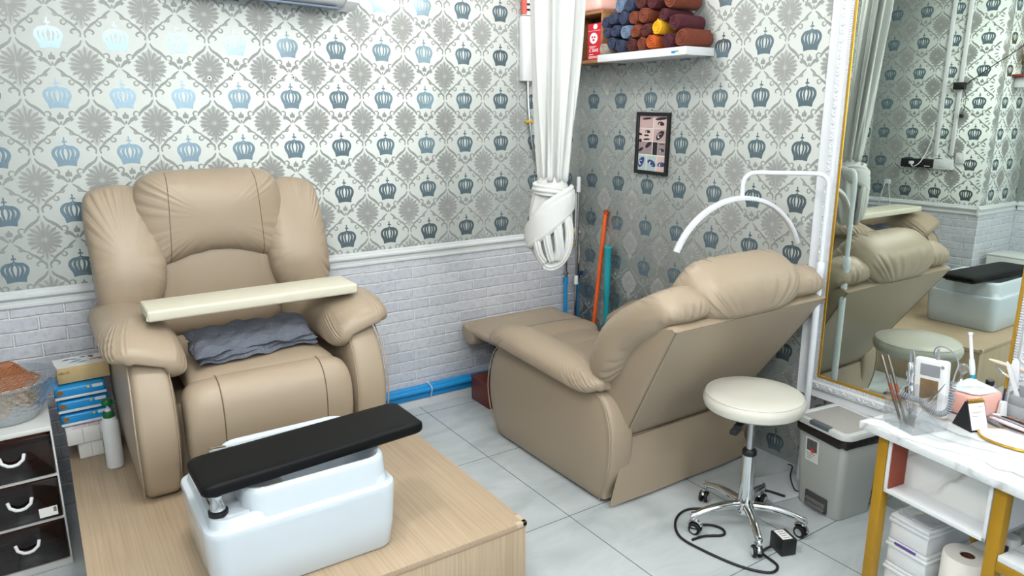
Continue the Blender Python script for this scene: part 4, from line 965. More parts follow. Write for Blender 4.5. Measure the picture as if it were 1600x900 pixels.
m = MB(); m.tube(cat(cb, 60, closed=False), 0.0058, 8); tag(m.obj('power_cable', M_rubber), 'short black cable loop lying beneath the stool by its front left castor', 'cable')
cb = [(-0.115, -1.90, 0.05), (-0.16, -1.955, 0.075), (-0.235, -2.0, 0.06), (-0.26, -2.05, 0.018), (-0.22, -2.07, 0.012)]
m = MB(); m.tube(cat(cb, 50, closed=False), 0.0035, 8); tag(m.obj('lamp_cable', M_rubber), 'thin black lamp cable looping beside the grey pedal bin', 'cable')

# ------------------------------------------------------------------ floating shelf, rolled towels, cube shelf
SZ = 2.117
m = MB(); m.box(-0.22, -0.002, -1.146, -0.428, SZ, SZ+0.043, 0.003)
sh = thing('floating_shelf', 'white floating shelf on the right wall loaded with rolled towels', 'shelf', (-0.11, -0.79, SZ))
m.obj('board', M_white, sh)
m = MB(); m.box(-0.2206, -0.219, -1.068, -1.040, SZ+0.012, SZ+0.024, 0); lb = m.obj('blue_tag', mat('tag_blue', (40, 120, 200), 0.5), sh)
m = MB(); m.box(-0.2206, -0.219, -1.091, -1.069, SZ+0.016, SZ+0.026, 0); m.obj('green_tag', mat('tag_green', (90, 180, 110), 0.5), sh)
TC = {'navy': (50, 58, 82), 'blue': (98, 116, 140), 'brown': (112, 56, 38), 'dark brown': (78, 36, 32), 'orange': (176, 82, 30), 'maroon': (78, 34, 42), 'cream': (160, 150, 138), 'yellow': (222, 166, 30)}
TM = {k: mat('towel_'+k.replace(' ', '_'), v, 0.95, bump=0.9, bscale=240, bdist=0.004, var=0.2, vscale=35) for k, v in TC.items()}
M_fold = mat('towel_fold_line', (30, 22, 22), 0.9)
def rolled(y, z, col, label, r=0.041, L=0.235, x0=-0.214, tiltz=0.0, seed=0):
    t = thing('rolled_towel', label, 'towel', (x0, y, z-r), tiltz, 'rolled towels on the white shelf')
    rnd = random.Random(seed); ph = rnd.uniform(0, 6.28)
    m = MB(); rings = []
    # spiral end first: cap rings with a stepped coil look
    for i in range(13):
        q = i/12; x = L*q; e = min(1, q*9, (1-q)*9); rr_ = r*(0.90+0.10*math.sqrt(e))
        rings.append([Vector((x, rr_*(1+0.030*math.sin(3*th+ph)+0.018*math.sin(7*th+ph*2+x*20))*math.cos(th), r+rr_*(1+0.030*math.sin(3*th+ph)+0.018*math.sin(7*th+ph*2+x*20))*0.97*math.sin(th))) for th in [2*pi*j/28 for j in range(28)]])
    m.loft(rings, 0)
    m.tube([(L*0.5+(r*0.02)*0, r*1.0*math.cos(a), r+r*0.99*math.sin(a)) for a in [ph+0.1*k for k in range(8)]], 0.002, 5, 0)
    m.tube([(L*k/6, r*0.99*math.cos(ph), r+r*0.97*math.sin(ph)) for k in range(7)], 0.0045, 6, 0)
    o = m.obj('roll', TM[col], t, local=True)
    m = MB(); sp = []
    for k in range(60):
        a = ph+k/59*2*pi*2.6; q = r*(0.10+0.80*k/59); sp.append((-0.0008, q*math.cos(a), r+q*0.97*math.sin(a)))
    m.tube(sp, 0.0042, 6, 0); m.obj('spiral_end', TM[col], o, local=True)
    return t
TOW = [
 (-0.476, 0, 'cream', 0.032, 'cream rolled towel at the left end of the bottom row on the shelf'),
 (-0.547, 0, 'navy', 0.037, 'navy rolled towel in the bottom row next to the cream one'),
 (-0.638, 0, 'navy', 0.038, 'navy rolled towel in the bottom row beside the dark brown one'),
 (-0.736, 0, 'dark brown', 0.038, 'dark brown rolled towel in the bottom row right of the navy ones'),
 (-0.824, 0, 'brown', 0.038, 'brown rolled towel in the bottom row left of the orange one'),
 (-0.914, 0, 'orange', 0.040, 'orange rolled towel in the bottom row below the yellow one'),
 (-1.042, 0, 'maroon', 0.040, 'maroon rolled towel in the bottom row left of the big brown one'),
 (-1.147, 0, 'brown', 0.047, 'big brown rolled towel at the right end of the bottom row'),
 (-0.506, 1, 'navy', 0.031, 'small navy rolled towel at the left end of the second row'),
 (-0.586, 1, 'navy', 0.035, 'navy rolled towel in the second row left of the light blue one'),
 (-0.679, 1, 'blue', 0.041, 'light blue rolled towel in the second row'),
 (-0.775, 1, 'brown', 0.038, 'brown rolled towel in the second row right of the light blue one'),
 (-0.862, 1, 'dark brown', 0.037, 'dark brown rolled towel in the second row left of the yellow one'),
 (-0.951, 1, 'yellow', 0.040, 'yellow rolled towel in the middle of the pile'),
 (-1.004, 1.9, 'maroon', 0.035, 'maroon rolled towel between the yellow one and the long maroon one'),
 (-1.096, 1, 'maroon', 0.043, 'long maroon rolled towel at the right end of the second row'),
 (-0.486, 2, 'navy', 0.033, 'navy rolled towel at the far left of the third row'),
 (-0.565, 2, 'navy', 0.035, 'navy rolled towel second from left in the third row'),
 (-0.655, 2, 'navy', 0.039, 'navy rolled towel third from left in the third row'),
 (-0.747, 2, 'brown', 0.038, 'short brown rolled towel in the third row directly right of the navy ones'),
 (-0.840, 2, 'brown', 0.043, 'brown rolled towel in the third row left of the long brown one'),
 (-1.050, 2, 'brown', 0.047, 'long brown rolled towel at the right end of the third row'),
 (-0.608, 3, 'blue', 0.041, 'light blue rolled towel on top of the pile at the left'),
 (-0.702, 3, 'navy', 0.037, 'navy rolled towel on top of the pile beside the light blue one'),
 (-0.796, 3, 'dark brown', 0.039, 'dark brown rolled towel on top of the pile'),
 (-0.897, 3, 'maroon', 0.039, 'maroon rolled towel on top of the pile at the right'),
]
# settle the pile: drop each roll until it rests on the shelf or on lower rolls
placed = []
for k, (y, row, col, r, label) in enumerate(sorted(TOW, key=lambda a: a[1])):
    y = -0.474+(y+0.476)*0.93
    z = SZ+0.0435+r
    for (yy, zz, r2) in placed:
        dy = abs(y-yy); s2 = (r+r2)*1.035
        if dy < s2: z = max(z, zz+math.sqrt(s2*s2-dy*dy))
    placed.append((y, z, r))
    rolled(y, z, col, label, r, 0.198, -0.214+0.004*math.sin(k*2.1)+(0.008 if row == 3 else 0), 0, k)
# wooden cube
t = thing('cube_shelf', 'brown wooden cube shelf in the corner left of the white floating shelf', 'shelf', (-0.11, -0.29, 2.13))
y0, y1, z0, z1 = -0.425, -0.10, 2.121, 2.425
m = MB(); m.box(-0.18, -0.002, y0, y1, z0, z0+0.018, 0.001); m.obj('bottom_board', M_cube, t)
m = MB(); m.box(-0.18, -0.002, y0, y1, z1-0.018, z1, 0.001); m.obj('top_board', M_cube, t)
m = MB(); m.box(-0.18, -0.002, y0, y0+0.018, z0+0.0185, z1-0.0185, 0.001); m.obj('side_board', M_cube, t)
m = MB(); m.box(-0.18, -0.002, y1-0.018, y1, z0+0.0185, z1-0.0185, 0.001); m.obj('side_board', M_cube, t)
m = MB(); m.box(-0.012, -0.002, y0+0.0185, y1-0.0185, z0+0.0185, z1-0.0185, 0.0); m.obj('back_board', M_cubein, t)
# red box in the cube
M_redbox = mat('red_box_card', (190, 24, 42), 0.35)
t = thing('red_box', 'red printed box with a white round emblem standing inside the wooden cube', 'box', (-0.14, -0.33, z0+0.019))
bx0, by0, bz0, bz1 = -0.168, -0.392, z0+0.019, z0+0.233
BW = 0.122
m = MB(); m.box(bx0, bx0+0.06, by0, by0+BW, bz0, bz1, 0.0015); m.obj('carton', M_redbox, t)
def front(y, z, d=0.0): return Vector((bx0-0.0006-d, by0+BW-y*BW/0.085, bz0+z*1.08))
M_wp = mat('white_print', (232, 232, 232), 0.5)
def disc(cy_, cz, r, mi, name, d=0.0, sy_=1.0):
    m = MB(); m.add([front(cy_+r*sy_*math.cos(2*pi*i/24), cz+r*math.sin(2*pi*i/24), d) for i in range(24)], [tuple(range(24))]); return m.obj(name, mi, t)
disc(0.040, 0.118, 0.030, M_wp, 'round_emblem', 0, 0.85); disc(0.032, 0.124, 0.006, M_redbox, 'emblem_mark', 0.0006); disc(0.048, 0.124, 0.006, M_redbox, 'emblem_mark', 0.0006); disc(0.040, 0.108, 0.007, M_redbox, 'emblem_mark', 0.0006)
disc(0.050, 0.180, 0.014, M_wp, 'small_emblem', 0)
m = MB(); m.box(bx0-0.0008, bx0-0.0003, by0+0.004, by0+BW-0.004, bz0+0.170, bz0+0.172, 0); m.obj('print_line', M_wp, t)
for z, a, b in ((0.078, 0.012, 0.06), (0.070, 0.015, 0.05), (0.030, 0.012, 0.04), (0.018, 0.01, 0.07), (0.010, 0.01, 0.07)):
    m = MB(); m.box(bx0-0.0008, bx0-0.0003, by0+BW-b*1.4, by0+BW-a*1.4, bz0+z, bz0+z+0.003, 0); m.obj('print_line', M_wp, t)
txt('lettering', 'C SAVE', 0.027, M_wp, t, frame3((bx0-0.0006, by0+BW/2, bz0+0.054), (0, -1, 0), (0, 0, 1)))
# pink case on the cube
t = thing('pink_case', 'pale pink rounded case standing on top of the wooden cube', 'case', (-0.11, -0.34, z1))
m = MB(); m.pillow(rr(0.19, 0.20, 0.04), 0.09, 0.09, lambda u, v, w: Vector((-0.100+u*0.9, -0.275+v*1.1, z1+0.091+w)), n=7, raw=True, rings=12); m.obj('shell', mat('pale_pink', (226, 178, 168), 0.35), t)
m = MB(); m.tube([(-0.182, -0.33, z1+0.02), (-0.191, -0.33, z1+0.035), (-0.182, -0.33, z1+0.05)], 0.006, 8); m.obj('clasp', MATS['pale_pink'], t)

# ------------------------------------------------------------------ framed print
t = thing('framed_print', 'black framed print of eye and eyebrow close-ups on the right wall', 'picture', (0, -0.71, 1.45))
fy0, fy1, fz0, fz1 = -0.848, -0.570, 1.452, 1.822
Xf = Matrix.Translation((0, -0.71, 1.637)) @ Matrix.Rotation(math.radians(1.2), 4, 'X')
m = MB(); sec = [(0.0, 0.002), (0.0, 0.018), (0.003, 0.020), (0.018, 0.020), (0.021, 0.016), (0.021, 0.002)]; rings = []
hw, hh = (fy1-fy0)/2, (fz1-fz0)/2
for (y, z, sy_, sz) in ((-hw, -hh, 1, 1), (hw, -hh, -1, 1), (hw, hh, -1, -1), (-hw, hh, 1, -1), (-hw, -hh, 1, 1)): rings.append([Xf @ Vector((-d, y+sy_*i, z+sz*i)) for i, d in sec])
m.loft(rings, 0, False, True, False); m.obj('frame', M_dark, t, angle=30)
M_skin = mat('print_skin', (188, 160, 158), 0.3); M_skin2 = mat('print_skin_pale', (206, 182, 178), 0.3); M_skin3 = mat('print_grey', (150, 134, 136), 0.3); M_teal = mat('print_teal', (170, 188, 186), 0.3)
M_lash = mat('print_dark', (44, 34, 40), 0.4); M_navyp = mat('print_navy', (52, 62, 120), 0.4)
pw, ph_ = hw-0.019, hh-0.019
def pq(a, b, d): return Xf @ Vector((-0.006-d, pw*(1-2*a), ph_*(1-2*b)))   # a: 0 left..1 right seen from the room
def prect(a0, a1, b0, b1, mt, name, d=0.0):
    m = MB(); m.add([pq(a0, b1, d), pq(a1, b1, d), pq(a1, b0, d), pq(a0, b0, d)], [(0, 1, 2, 3)]); return m.obj(name, mt, t)
prect(0, 1, 0, 1, M_carton, 'print_sheet')
cells_ = [(0.0, .49, 0.0, .225, M_skin), (.51, 1, 0, .225, M_skin2), (0, .49, .235, .46, M_skin2), (.51, 1, .235, .46, M_skin), (0, .49, .47, .70, M_skin3), (.51, .68, .47, .70, M_lash), (.69, 1, .47, .70, M_skin3), (0, .30, .72, 1, M_teal), (.32, .65, .72, 1, M_teal), (.67, 1, .72, 1, M_skin2)]
for (a0, a1, b0, b1, mt) in cells_: prect(a0, a1, b0, b1, mt, 'photo_panel', 0.0006)
def pell(a, b, ra, rb, rot, mt, name, d):
    m = MB(); c_, s_ = math.cos(rot), math.sin(rot); V = []
    for i in range(18):
        x = ra*math.cos(2*pi*i/18); y = rb*math.sin(2*pi*i/18)*(1.0 if math.sin(2*pi*i/18) < 0 else 0.7); V.append(pq(a+(x*c_-y*s_), b+(x*s_+y*c_)*0.62, d))
    m.add(V, [tuple(range(18))]); return m.obj(name, mt, t)
for (a, b, ra, rb, rot) in ((.26, .06, .17, .035, -.1), (.76, .055, .20, .05, -.12), (.27, .36, .09, .03, 0), (.05, .345, .07, .04, .2), (.06, .46, .05, .06, .4), (.28, .43, .12, .03, -.1), (.36, .53, .13, .07, -.7), (.10, .62, .10, .05, -.6), (.83, .50, .10, .02, 0)):
    pell(a, b, ra, rb, rot, M_lash, 'eyebrow_print', 0.0012)
for (a, b, rot, mt, sc_) in ((.76, .145, .1, M_lash, 1), (.76, .35, -.8, M_lash, 1.5), (.31, .295, 0, M_lash, .8), (.83, .61, .1, M_lash, .8), (.14, .85, -1.1, M_navyp, 1.5), (.50, .86, .5, M_navyp, 1.4), (.85, .87, -.1, M_navyp, 1.2)):
    pell(a, b, .115*sc_, .07*sc_, rot, mt, 'eye_print', 0.0014); pell(a-.02, b+.006, .05*sc_, .045*sc_, rot, M_carton, 'eye_white', 0.0020); pell(a, b+.004, .034*sc_, .042*sc_, rot, M_lash if mt == M_lash else M_navyp, 'iris_print', 0.0026)
m = MB(); m.tube([(-0.001, -0.695, 1.835), (-0.012, -0.695, 1.835)], 0.003, 8); m.obj('nail', M_dark, t)

# ------------------------------------------------------------------ knotted curtain
t = thing('curtain', 'white cotton curtain hanging from the ceiling and tied in a big knot', 'curtain', (-1.21, -1.33, 1.1))
er = Vector((r_.x, r_.y, 0)).normalized(); eb = Vector((-er.y, er.x, 0))
m = MB(); rings = []; NR = 40; NA = 132
for i in range(NR+1):
    q = i/NR; z = CEIL-0.002-(CEIL-1.52)*q
    tq = max(0, (q-0.45)/0.55)
    c = Vector((-1.228, -1.384, 0)).lerp(Vector((-1.203, -1.305, 0)), q); hw = 0.104-0.050*tq**1.4; hd = 0.066-0.018*tq
    ring = []
    for k in range(NA):
        a = 2*pi*k/NA
        pl = 0.017*math.sin(9*a+1.2*math.sin(2.2*z))*(1-0.35*tq)+0.007*math.sin(17*a+2+z*2.0)+0.004*math.sin(5*a-z*5)
        ring.append(c+er*((hw+pl)*math.cos(a))+eb*((hd+pl)*math.sin(a))+Vector((0, 0, z)))
    rings.append(ring)
m.loft(rings); m.obj('drape', M_curtain, t, angle=0)
# knot: bag of cloth
kc = Vector((-1.203, -1.297, 0))
m = MB(); rings = []
KP = [(1.545, 0.045, 0), (1.52, 0.070, 0.0), (1.47, 0.088, 0.0), (1.40, 0.098, -0.002), (1.33, 0.104, -0.004), (1.26, 0.104, -0.002), (1.20, 0.092, 0.0), (1.155, 0.070, 0.004), (1.125, 0.042, 0.008), (1.112, 0.010, 0.01)]
KP = [(z, w*0.93, o-0.003) for z, w, o in KP]
KQ = cat([Vector(p) for p in KP], 34, closed=False)
for i, p in enumerate(KQ):
    z, hw, off = p; ring = []
    for k in range(NA):
        a = 2*pi*k/NA; ff = min(1, max(0, (1.50-z)/0.12))
        pl = hw*ff*(0.10*abs(math.sin(3.5*a+9*(1.5-z)+0.4))**0.7-0.05+0.045*math.sin(11*a-14*z))
        ring.append(kc+er*(off+(hw+pl)*math.cos(a))+eb*((hw*0.86+pl)*math.sin(a))+Vector((0, 0, z)))
    rings.append(ring)
m.loft(rings); m.obj('knot_bag', M_curtain, t, angle=0)
def ribbon(path, w, th, name, pleats=3):
    """soft rounded band following path [(u along er, v towards viewer, z)]"""
    P = cat([Vector(p) for p in path], 40, closed=False); W_ = [kc+er*p.x-eb*p.y+Vector((0, 0, p.z)) for p in P]; m = MB(); rings = []
    for i, p in enumerate(W_):
        tt = (W_[min(i+1, 39)]-W_[max(i-1, 0)]).normalized(); out = (p-kc-Vector((0, 0, p.z-0)))
        out = Vector((p.x-kc.x, p.y-kc.y, 0)); out = (out-tt*out.dot(tt)).normalized() if out.length > 1e-4 else eb; sd = tt.cross(out)
        e = min(1, i/5+0.15, (39-i)/5+0.15); ww = (w(i/39) if callable(w) else w)*e
        rings.append([p+sd*(ww*math.cos(a))+out*((th*e)*math.sin(a)*(1+0.0*a)+0.0035*math.sin(pleats*2*math.cos(a)*2+i*0.05)*(math.sin(a) > 0)) for a in [2*pi*k/32 for k in range(32)]])
    m.loft(rings); return m.obj(name, M_curtain, t, angle=0)
ribbon([(0.075, -0.05, 1.455), (0.085, 0.03, 1.445), (0.055, 0.085, 1.425), (0.0, 0.105, 1.385), (-0.055, 0.095, 1.33), (-0.10, 0.045, 1.275), (-0.112, -0.02, 1.235)], lambda q: 0.052+0.012*math.sin(q*pi), 0.020, 'wrap_band', 4)
ribbon([(-0.06, -0.05, 1.50), (-0.075, 0.03, 1.49), (-0.04, 0.075, 1.485), (0.02, 0.078, 1.475), (0.07, 0.04, 1.45), (0.09, -0.03, 1.42)], 0.026, 0.016, 'collar_band', 2)
ribbon([(0.055, 0.088, 1.385), (0.072, 0.082, 1.31), (0.068, 0.080, 1.23), (0.040, 0.074, 1.165), (-0.005, 0.068, 1.135), (-0.045, 0.070, 1.155)], 0.022, 0.017, 'hanging_fold', 2)
ribbon([(0.015, 0.100, 1.37), (0.024, 0.107, 1.29), (0.030, 0.100, 1.22), (0.020, 0.085, 1.16)], 0.022, 0.016, 'hanging_fold', 2)
ribbon([(-0.030, 0.098, 1.33), (-0.026, 0.107, 1.27), (-0.015, 0.100, 1.21), (0.0, 0.085, 1.155)], 0.018, 0.015, 'hanging_fold', 2)
ribbon([(-0.070, 0.080, 1.29), (-0.068, 0.090, 1.24), (-0.055, 0.085, 1.19), (-0.030, 0.075, 1.15)], 0.018, 0.014, 'hanging_fold', 2)

# ------------------------------------------------------------------ corner: pipes, poles, wall casing
def pipe_thing(name, label, catg, loc): return thing(name, label, catg, loc)
t = thing('water_pipe', 'steel pipe with yellow clips running down the back wall behind the curtain', 'pipe', (-0.45, -0.03, 0.6))
m = MB(); m.tube(cat([(-0.450, -0.022, 2.02), (-0.447, -0.022, 1.9), (-0.437, -0.024, 1.77), (-0.415, -0.024, 1.62), (-0.385, -0.024, 1.52)], 24, closed=False), 0.008, 8); m.tube([(-0.385, -0.024, 1.52), (-0.30, -0.024, 1.30), (-0.20, -0.024, 1.03), (-0.137, -0.05, 0.92)], 0.008, 8); m.obj('steel_pipe', M_steel, t)
for (x, z) in ((-0.438, 1.766), ):
    m = MB(); m.box(x-0.024, x+0.024, -0.036, -0.008, z-0.008, z+0.008, 0.003); m.obj('clip', M_brass, t)
for nm, x, yy, ztop, lb_ in (('water_pipe', -0.137, -0.045, 0.700, 'blue pipe with a steel valve rising against the brick behind the footrest'), ('water_pipe', -0.035, -0.050, 0.66, 'blue pipe with a dark valve in the very corner of the room')):
    t = thing(nm, lb_, 'pipe', (x, yy, 0.05))
    m = MB(); m.lathe([(0.0, 0.0515), (0.013, 0.0515), (0.013, ztop-0.05), (0.0165, ztop-0.048), (0.0175, ztop), (0.0, ztop)], (x, yy, 0), 20); m.obj('pipe', M_bluepipe, t)
    m = MB(); m.lathe([(0.0, ztop), (0.012, ztop), (0.012, ztop+0.02), (0.017, ztop+0.022), (0.017, ztop+0.036), (0.009, ztop+0.04), (0.009, ztop+0.13), (0.0, ztop+0.13)], (x, yy, 0), 18); m.obj('valve', M_steel if x < -0.1 else M_dark, t)
    if x < -0.1:
        m = MB(); m.tube([(x, yy, ztop+0.13), (x, yy, ztop+0.20), (x+0.01, yy, ztop+0.22)], 0.007, 8); m.obj('riser', M_steel, t)
        for z in (ztop+0.165, ):
            m = MB(); m.box(x-0.018, x+0.018, yy-0.014, yy+0.012, z-0.007, z+0.007, 0.003); m.obj('clip', M_brass, t)
    else:
        m = MB(); m.box(x-0.012, x+0.028, yy-0.030, yy-0.015, ztop+0.045, ztop+0.075, 0.006); m.obj('valve_knob', mat('blue_knob', (24, 60, 110), 0.4), t)
        m = MB(); m.tube(cat([(x, yy, ztop+0.13), (x+0.004, yy, ztop+0.24), (x-0.014, yy+0.008, ztop+0.34), (x-0.006, yy+0.02, ztop+0.62)], 20, closed=False), 0.0075, 8); m.obj('white_hose', M_white, t)
for k, z in enumerate((0.92, 1.00)):
    m = MB(); m.box(-0.075, -0.045, -0.036, -0.010, z-0.009, z+0.009, 0.004); m.tube([(-0.075, -0.02, z), (-0.12, -0.022, z-0.02)], 0.003, 6)
    tag(m.obj('pipe_clip', M_brass), ['lower', 'upper'][k]+' yellow pipe clip on the brick beside the mop pole', 'pipe clip')
t = thing('mop_pole', 'steel mop pole with white grips leaning in the corner', 'pole', (-0.085, -0.10, 0.0))
a, b = Vector((-0.098, -0.105, 0.003)), Vector((-0.072, -0.090, 1.40)); Lr = lambda q: a.lerp(b, q)
m = MB(); m.tube([Lr(0), Lr(0.47), Lr(0.93)], 0.0105, 12); m.obj('shaft', M_steel, t)
m = MB(); m.tube([Lr(0.925), Lr(0.995), Lr(1.0)], [0.014, 0.014, 0.008], 12); m.obj('top_grip', M_white, t)
m = MB(); m.tube([Lr(0.465), Lr(0.505), Lr(0.51)], [0.0145, 0.0145, 0.011], 12); m.obj('lock_collar', M_white, t)
t = thing('orange_pole', 'orange plastic pole leaning on the wallpaper in the corner', 'pole', (-0.06, -0.34, 0.0))
a, b = Vector((-0.10, -0.265, 0.003)), Vector((-0.016, -0.312, 1.19))
m = MB(); m.tube([a, a.lerp(b, 0.5), b], 0.0135, 14); m.obj('tube', mat('orange_plastic', (222, 92, 34), 0.4), t)
m = MB(); m.tube([b-(b-a)*0.02, b-(b-a)*0.0], 0.0165, 14); m.tube([b-(b-a)*0.008, b-(b-a)*0.004+Vector((0, -0.028, -0.022))], 0.006, 8); m.obj('hook_end', mat('brown_orange', (160, 64, 26), 0.5), t)
t = thing('teal_pole', 'teal plastic pole with a ribbed grip standing in the corner', 'pole', (-0.04, -0.37, 0.0))
m = MB(); m.lathe([(0.0, 0.002), (0.0195, 0.002), (0.0195, 0.62), (0.022, 0.625), (0.022, 0.80), (0.023, 0.81), (0.023, 0.935), (0.026, 0.94), (0.026, 0.952), (0.018, 0.958), (0.0, 0.958)], (-0.04, -0.372, 0), 24); m.obj('tube', mat('teal_plastic', (34, 158, 168), 0.4), t)
# white casing and pink rack on the back wall
t = thing('wall_casing', 'tall white plastic casing mounted on the back wall beside the curtain', 'casing', (-0.46, -0.03, 2.016))
m = MB(); m.box(-0.506, -0.425, -0.055, -0.001, 2.016, 2.408, 0.008); m.obj('cover', M_white, t)
m = MB(); m.box(-0.502, -0.429, -0.058, -0.001, 2.410, 2.414, 0.001); m.obj('top_lip', M_trim, t)
t = thing('pink_rack', 'pink framed rack with a black comb edge standing on the white casing', 'rack', (-0.45, -0.03, 2.415))
M_pinkf = mat('coral_wood', (206, 96, 86), 0.45)
m = MB(); m.box(-0.502, -0.476, -0.05, -0.02, 2.4155, 2.652, 0.003); m.obj('upright', M_pinkf, t)
m = MB(); m.box(-0.4755, -0.38, -0.05, -0.02, 2.632, 2.652, 0.003); m.obj('top_bar', M_pinkf, t)
m = MB(); m.box(-0.4755, -0.38, -0.032, -0.024, 2.4155, 2.6315, 0.001); m.obj('back_panel', M_carton, t)
for k in range(6):
    m = MB(); m.box(-0.475, -0.445, -0.044, -0.033, 2.44+0.032*k, 2.450+0.032*k, 0.002); m.obj('comb_tooth', M_dark, t)
# mahogany box and blue pipes along the floor
t = thing('wooden_box', 'dark red wooden box on the floor between the blue pipes and the reclined chair', 'box', (-0.88, -0.225, 0.0))
m = MB(); m.box(-0.960, -0.79, -0.335, -0.118, 0.001, 0.150, 0.002); m.obj('carcass', M_mahog, t)
m = MB(); m.box(-0.963, -0.788, -0.338, -0.115, 0.151, 0.171, 0.003); m.obj('top', M_mahog, t)
for k, (yy, z, r) in enumerate(((-0.036, 0.0735, 0.0225), (-0.036, 0.1195, 0.0225), (-0.0755, 0.118, 0.0155))):
    lab = ['lowest blue plastic pipe lying along the foot of the brick wall', 'upper blue plastic pipe of the bundle against the brick wall', 'thin blue plastic pipe at the front of the bundle by the brick wall'][k]
    t = thing('plastic_pipe', lab, 'pipe', (-1.3, yy, z-r), 0, 'blue pipes along the back wall')
    m = MB(); m.tube([(-1.78, yy, z), (-0.66, yy, z)], r, 18); m.obj('tube', M_bluepipe, t)
    if k != 9:
        m = MB(); x = -1.03+0.03*k; m.tube([(x, yy, z), (x+0.01, yy, z), (x+0.06, yy, z), (x+0.07, yy, z)], [r, r+0.0012, r+0.0012, r], 18); m.obj('socket', M_bluepipe, t)
m = MB(); c = [(-1.236, y, z) for y, z in ((-0.012, 0.145), (-0.04, 0.146), (-0.085, 0.138), (-0.095, 0.115), (-0.078, 0.075), (-0.060, 0.049), (-0.02, 0.048), (-0.010, 0.10))]
m.tube(cat(c, 40), 0.0028, 6, closed=True); tag(m.obj('cable_tie', M_white), 'white cable tie around the blue pipes by the brick wall', 'cable tie')

# ------------------------------------------------------------------ air conditioner at the top of the back wall
t = thing('air_conditioner', 'white wall air conditioner with a dark louvre at the top edge', 'air conditioner', (-2.0, -0.1, 2.36))
Xa = Matrix.Translation((-1.625, 0, 2.362)) @ Matrix.Rotation(math.radians(2.0), 4, 'Y')
m = MB(); rings = []
for x in (-0.95, -0.945, -0.075, -0.07): 
    e = 0.004 if x in (-0.95, -0.07) else 0
    rings.append([Xa @ Vector((x, -y, z)) for y, z in ((0.002, 0.0+e), (0.12, 0.0+e), (0.165, 0.03), (0.185, 0.09), (0.185, 0.28-e), (0.15, 0.295-e), (0.002, 0.295-e))])
m.loft(rings); m.obj('casing', M_wfr, t)
m = MB(); rings = []
for x in (-0.069, -0.006, 0.0): 
    e = 0.01 if x == 0 else 0
    rings.append([Xa @ Vector((x, -y, z)) for y, z in ((0.002, -0.012+e), (0.12, -0.012+e), (0.17-e, 0.02), (0.19-e, 0.09), (0.19-e, 0.285-e), (0.15, 0.30-e), (0.002, 0.30-e))])
m.loft(rings); m.obj('end_cap', M_white, t)
m = MB(); m.box(-0.93, -0.10, -0.155, -0.035, -0.006, 0.004, 0.002, 0, 1, Xa @ Matrix.Rotation(0.10, 4, 'X')); m.obj('louvre', mat('slate_louvre', (104, 118, 140), 0.3), t)
m = MB(); m.tube([Xa @ Vector((-0.93, -0.034, -0.006)), Xa @ Vector((-0.10, -0.034, -0.006))], 0.003, 6); m.obj('louvre_edge', M_steel, t)

# ------------------------------------------------------------------ fixtures on the left wall (seen in the mirror)
for k, (y, lab) in enumerate(((-0.620, 'white cable conduit on the left wall, nearer the corner, seen in the mirror'), (-0.752, 'white cable conduit on the left wall, nearer the power strip end, seen in the mirror'))):
    m = MB(); m.box(WL+0.001, WL+0.022, y-0.016, y+0.016, 1.448, CEIL-0.002, 0.003); tag(m.obj('cable_conduit', M_white), lab, 'conduit')
t = thing('power_strip', 'black power strip with a white plug on the left wall, seen in the mirror', 'power strip', (WL, -0.47, 1.34))
m = MB(); m.box(WL+0.001, WL+0.045, -0.615, -0.335, 1.335, 1.41, 0.004); m.obj('body', M_dark, t)
m = MB(); m.box(WL+0.045, WL+0.075, -0.46, -0.42, 1.36, 1.39, 0.008); m.tube(cat([(WL+0.075, -0.44, 1.375), (WL+0.10, -0.48, 1.345), (WL+0.09, -0.53, 1.38), (WL+0.05, -0.56, 1.48), (WL+0.03, -0.585, 1.62), (WL+0.03, -0.58, 1.72)], 30, closed=False), 0.004, 6); m.obj('plug', M_white, t)
m = MB(); m.box(WL+0.0455, WL+0.047, -0.60, -0.55, 1.345, 1.352, 0); m.obj('white_mark', M_white, t)
t = thing('wall_socket', 'white double wall socket beside the black power strip, seen in the mirror', 'socket', (WL, -0.71, 1.34))
m = MB(); m.box(WL+0.001, WL+0.035, -0.785, -0.62, 1.325, 1.415, 0.006); m.obj('plate', M_white, t)
m = MB(); m.box(WL+0.035, WL+0.038, -0.73, -0.67, 1.345, 1.395, 0.003); m.obj('insert', M_trim, t)
t = thing('wall_switch', 'small white wall switch right of the socket in the mirror', 'switch', (WL, -0.83, 1.37))
m = MB(); m.box(WL+0.001, WL+0.025, -0.868, -0.795, 1.385, 1.475, 0.005); m.obj('plate', M_white, t)
m = MB(); m.box(WL+0.025, WL+0.031, -0.845, -0.818, 1.41, 1.45, 0.002); m.obj('rocker', M_trim, t)
t = thing('black_adapter', 'black adapter hanging on cables by the white conduit, seen in the mirror', 'adapter', (WL, -0.757, 2.02))
m = MB(); m.box(WL+0.024, WL+0.06, -0.805, -0.712, 2.005, 2.065, 0.004); m.obj('case', M_dark, t)
m = MB(); m.tube(cat([(WL+0.04, -0.805, 2.045), (WL+0.03, -0.90, 2.12), (WL+0.03, -1.02, 2.21), (WL-0.05, -1.07, 2.27), (WL-0.35, -1.06, 2.38)], 30, closed=False), 0.004, 6); m.tube(cat([(WL+0.04, -0.79, 2.01), (WL+0.03, -0.815, 1.95), (WL+0.03, -0.815, 1.86), (WL+0.03, -0.80, 1.80)], 20, closed=False), 0.003, 6); m.box(WL+0.02, WL+0.04, -0.815, -0.785, 1.77, 1.80, 0.003); m.obj('lead', M_dark, t)
t = thing('data_outlet', 'small white outlet with two thin white leads above the brick, seen in the mirror', 'outlet', (WL, -0.20, 1.15))
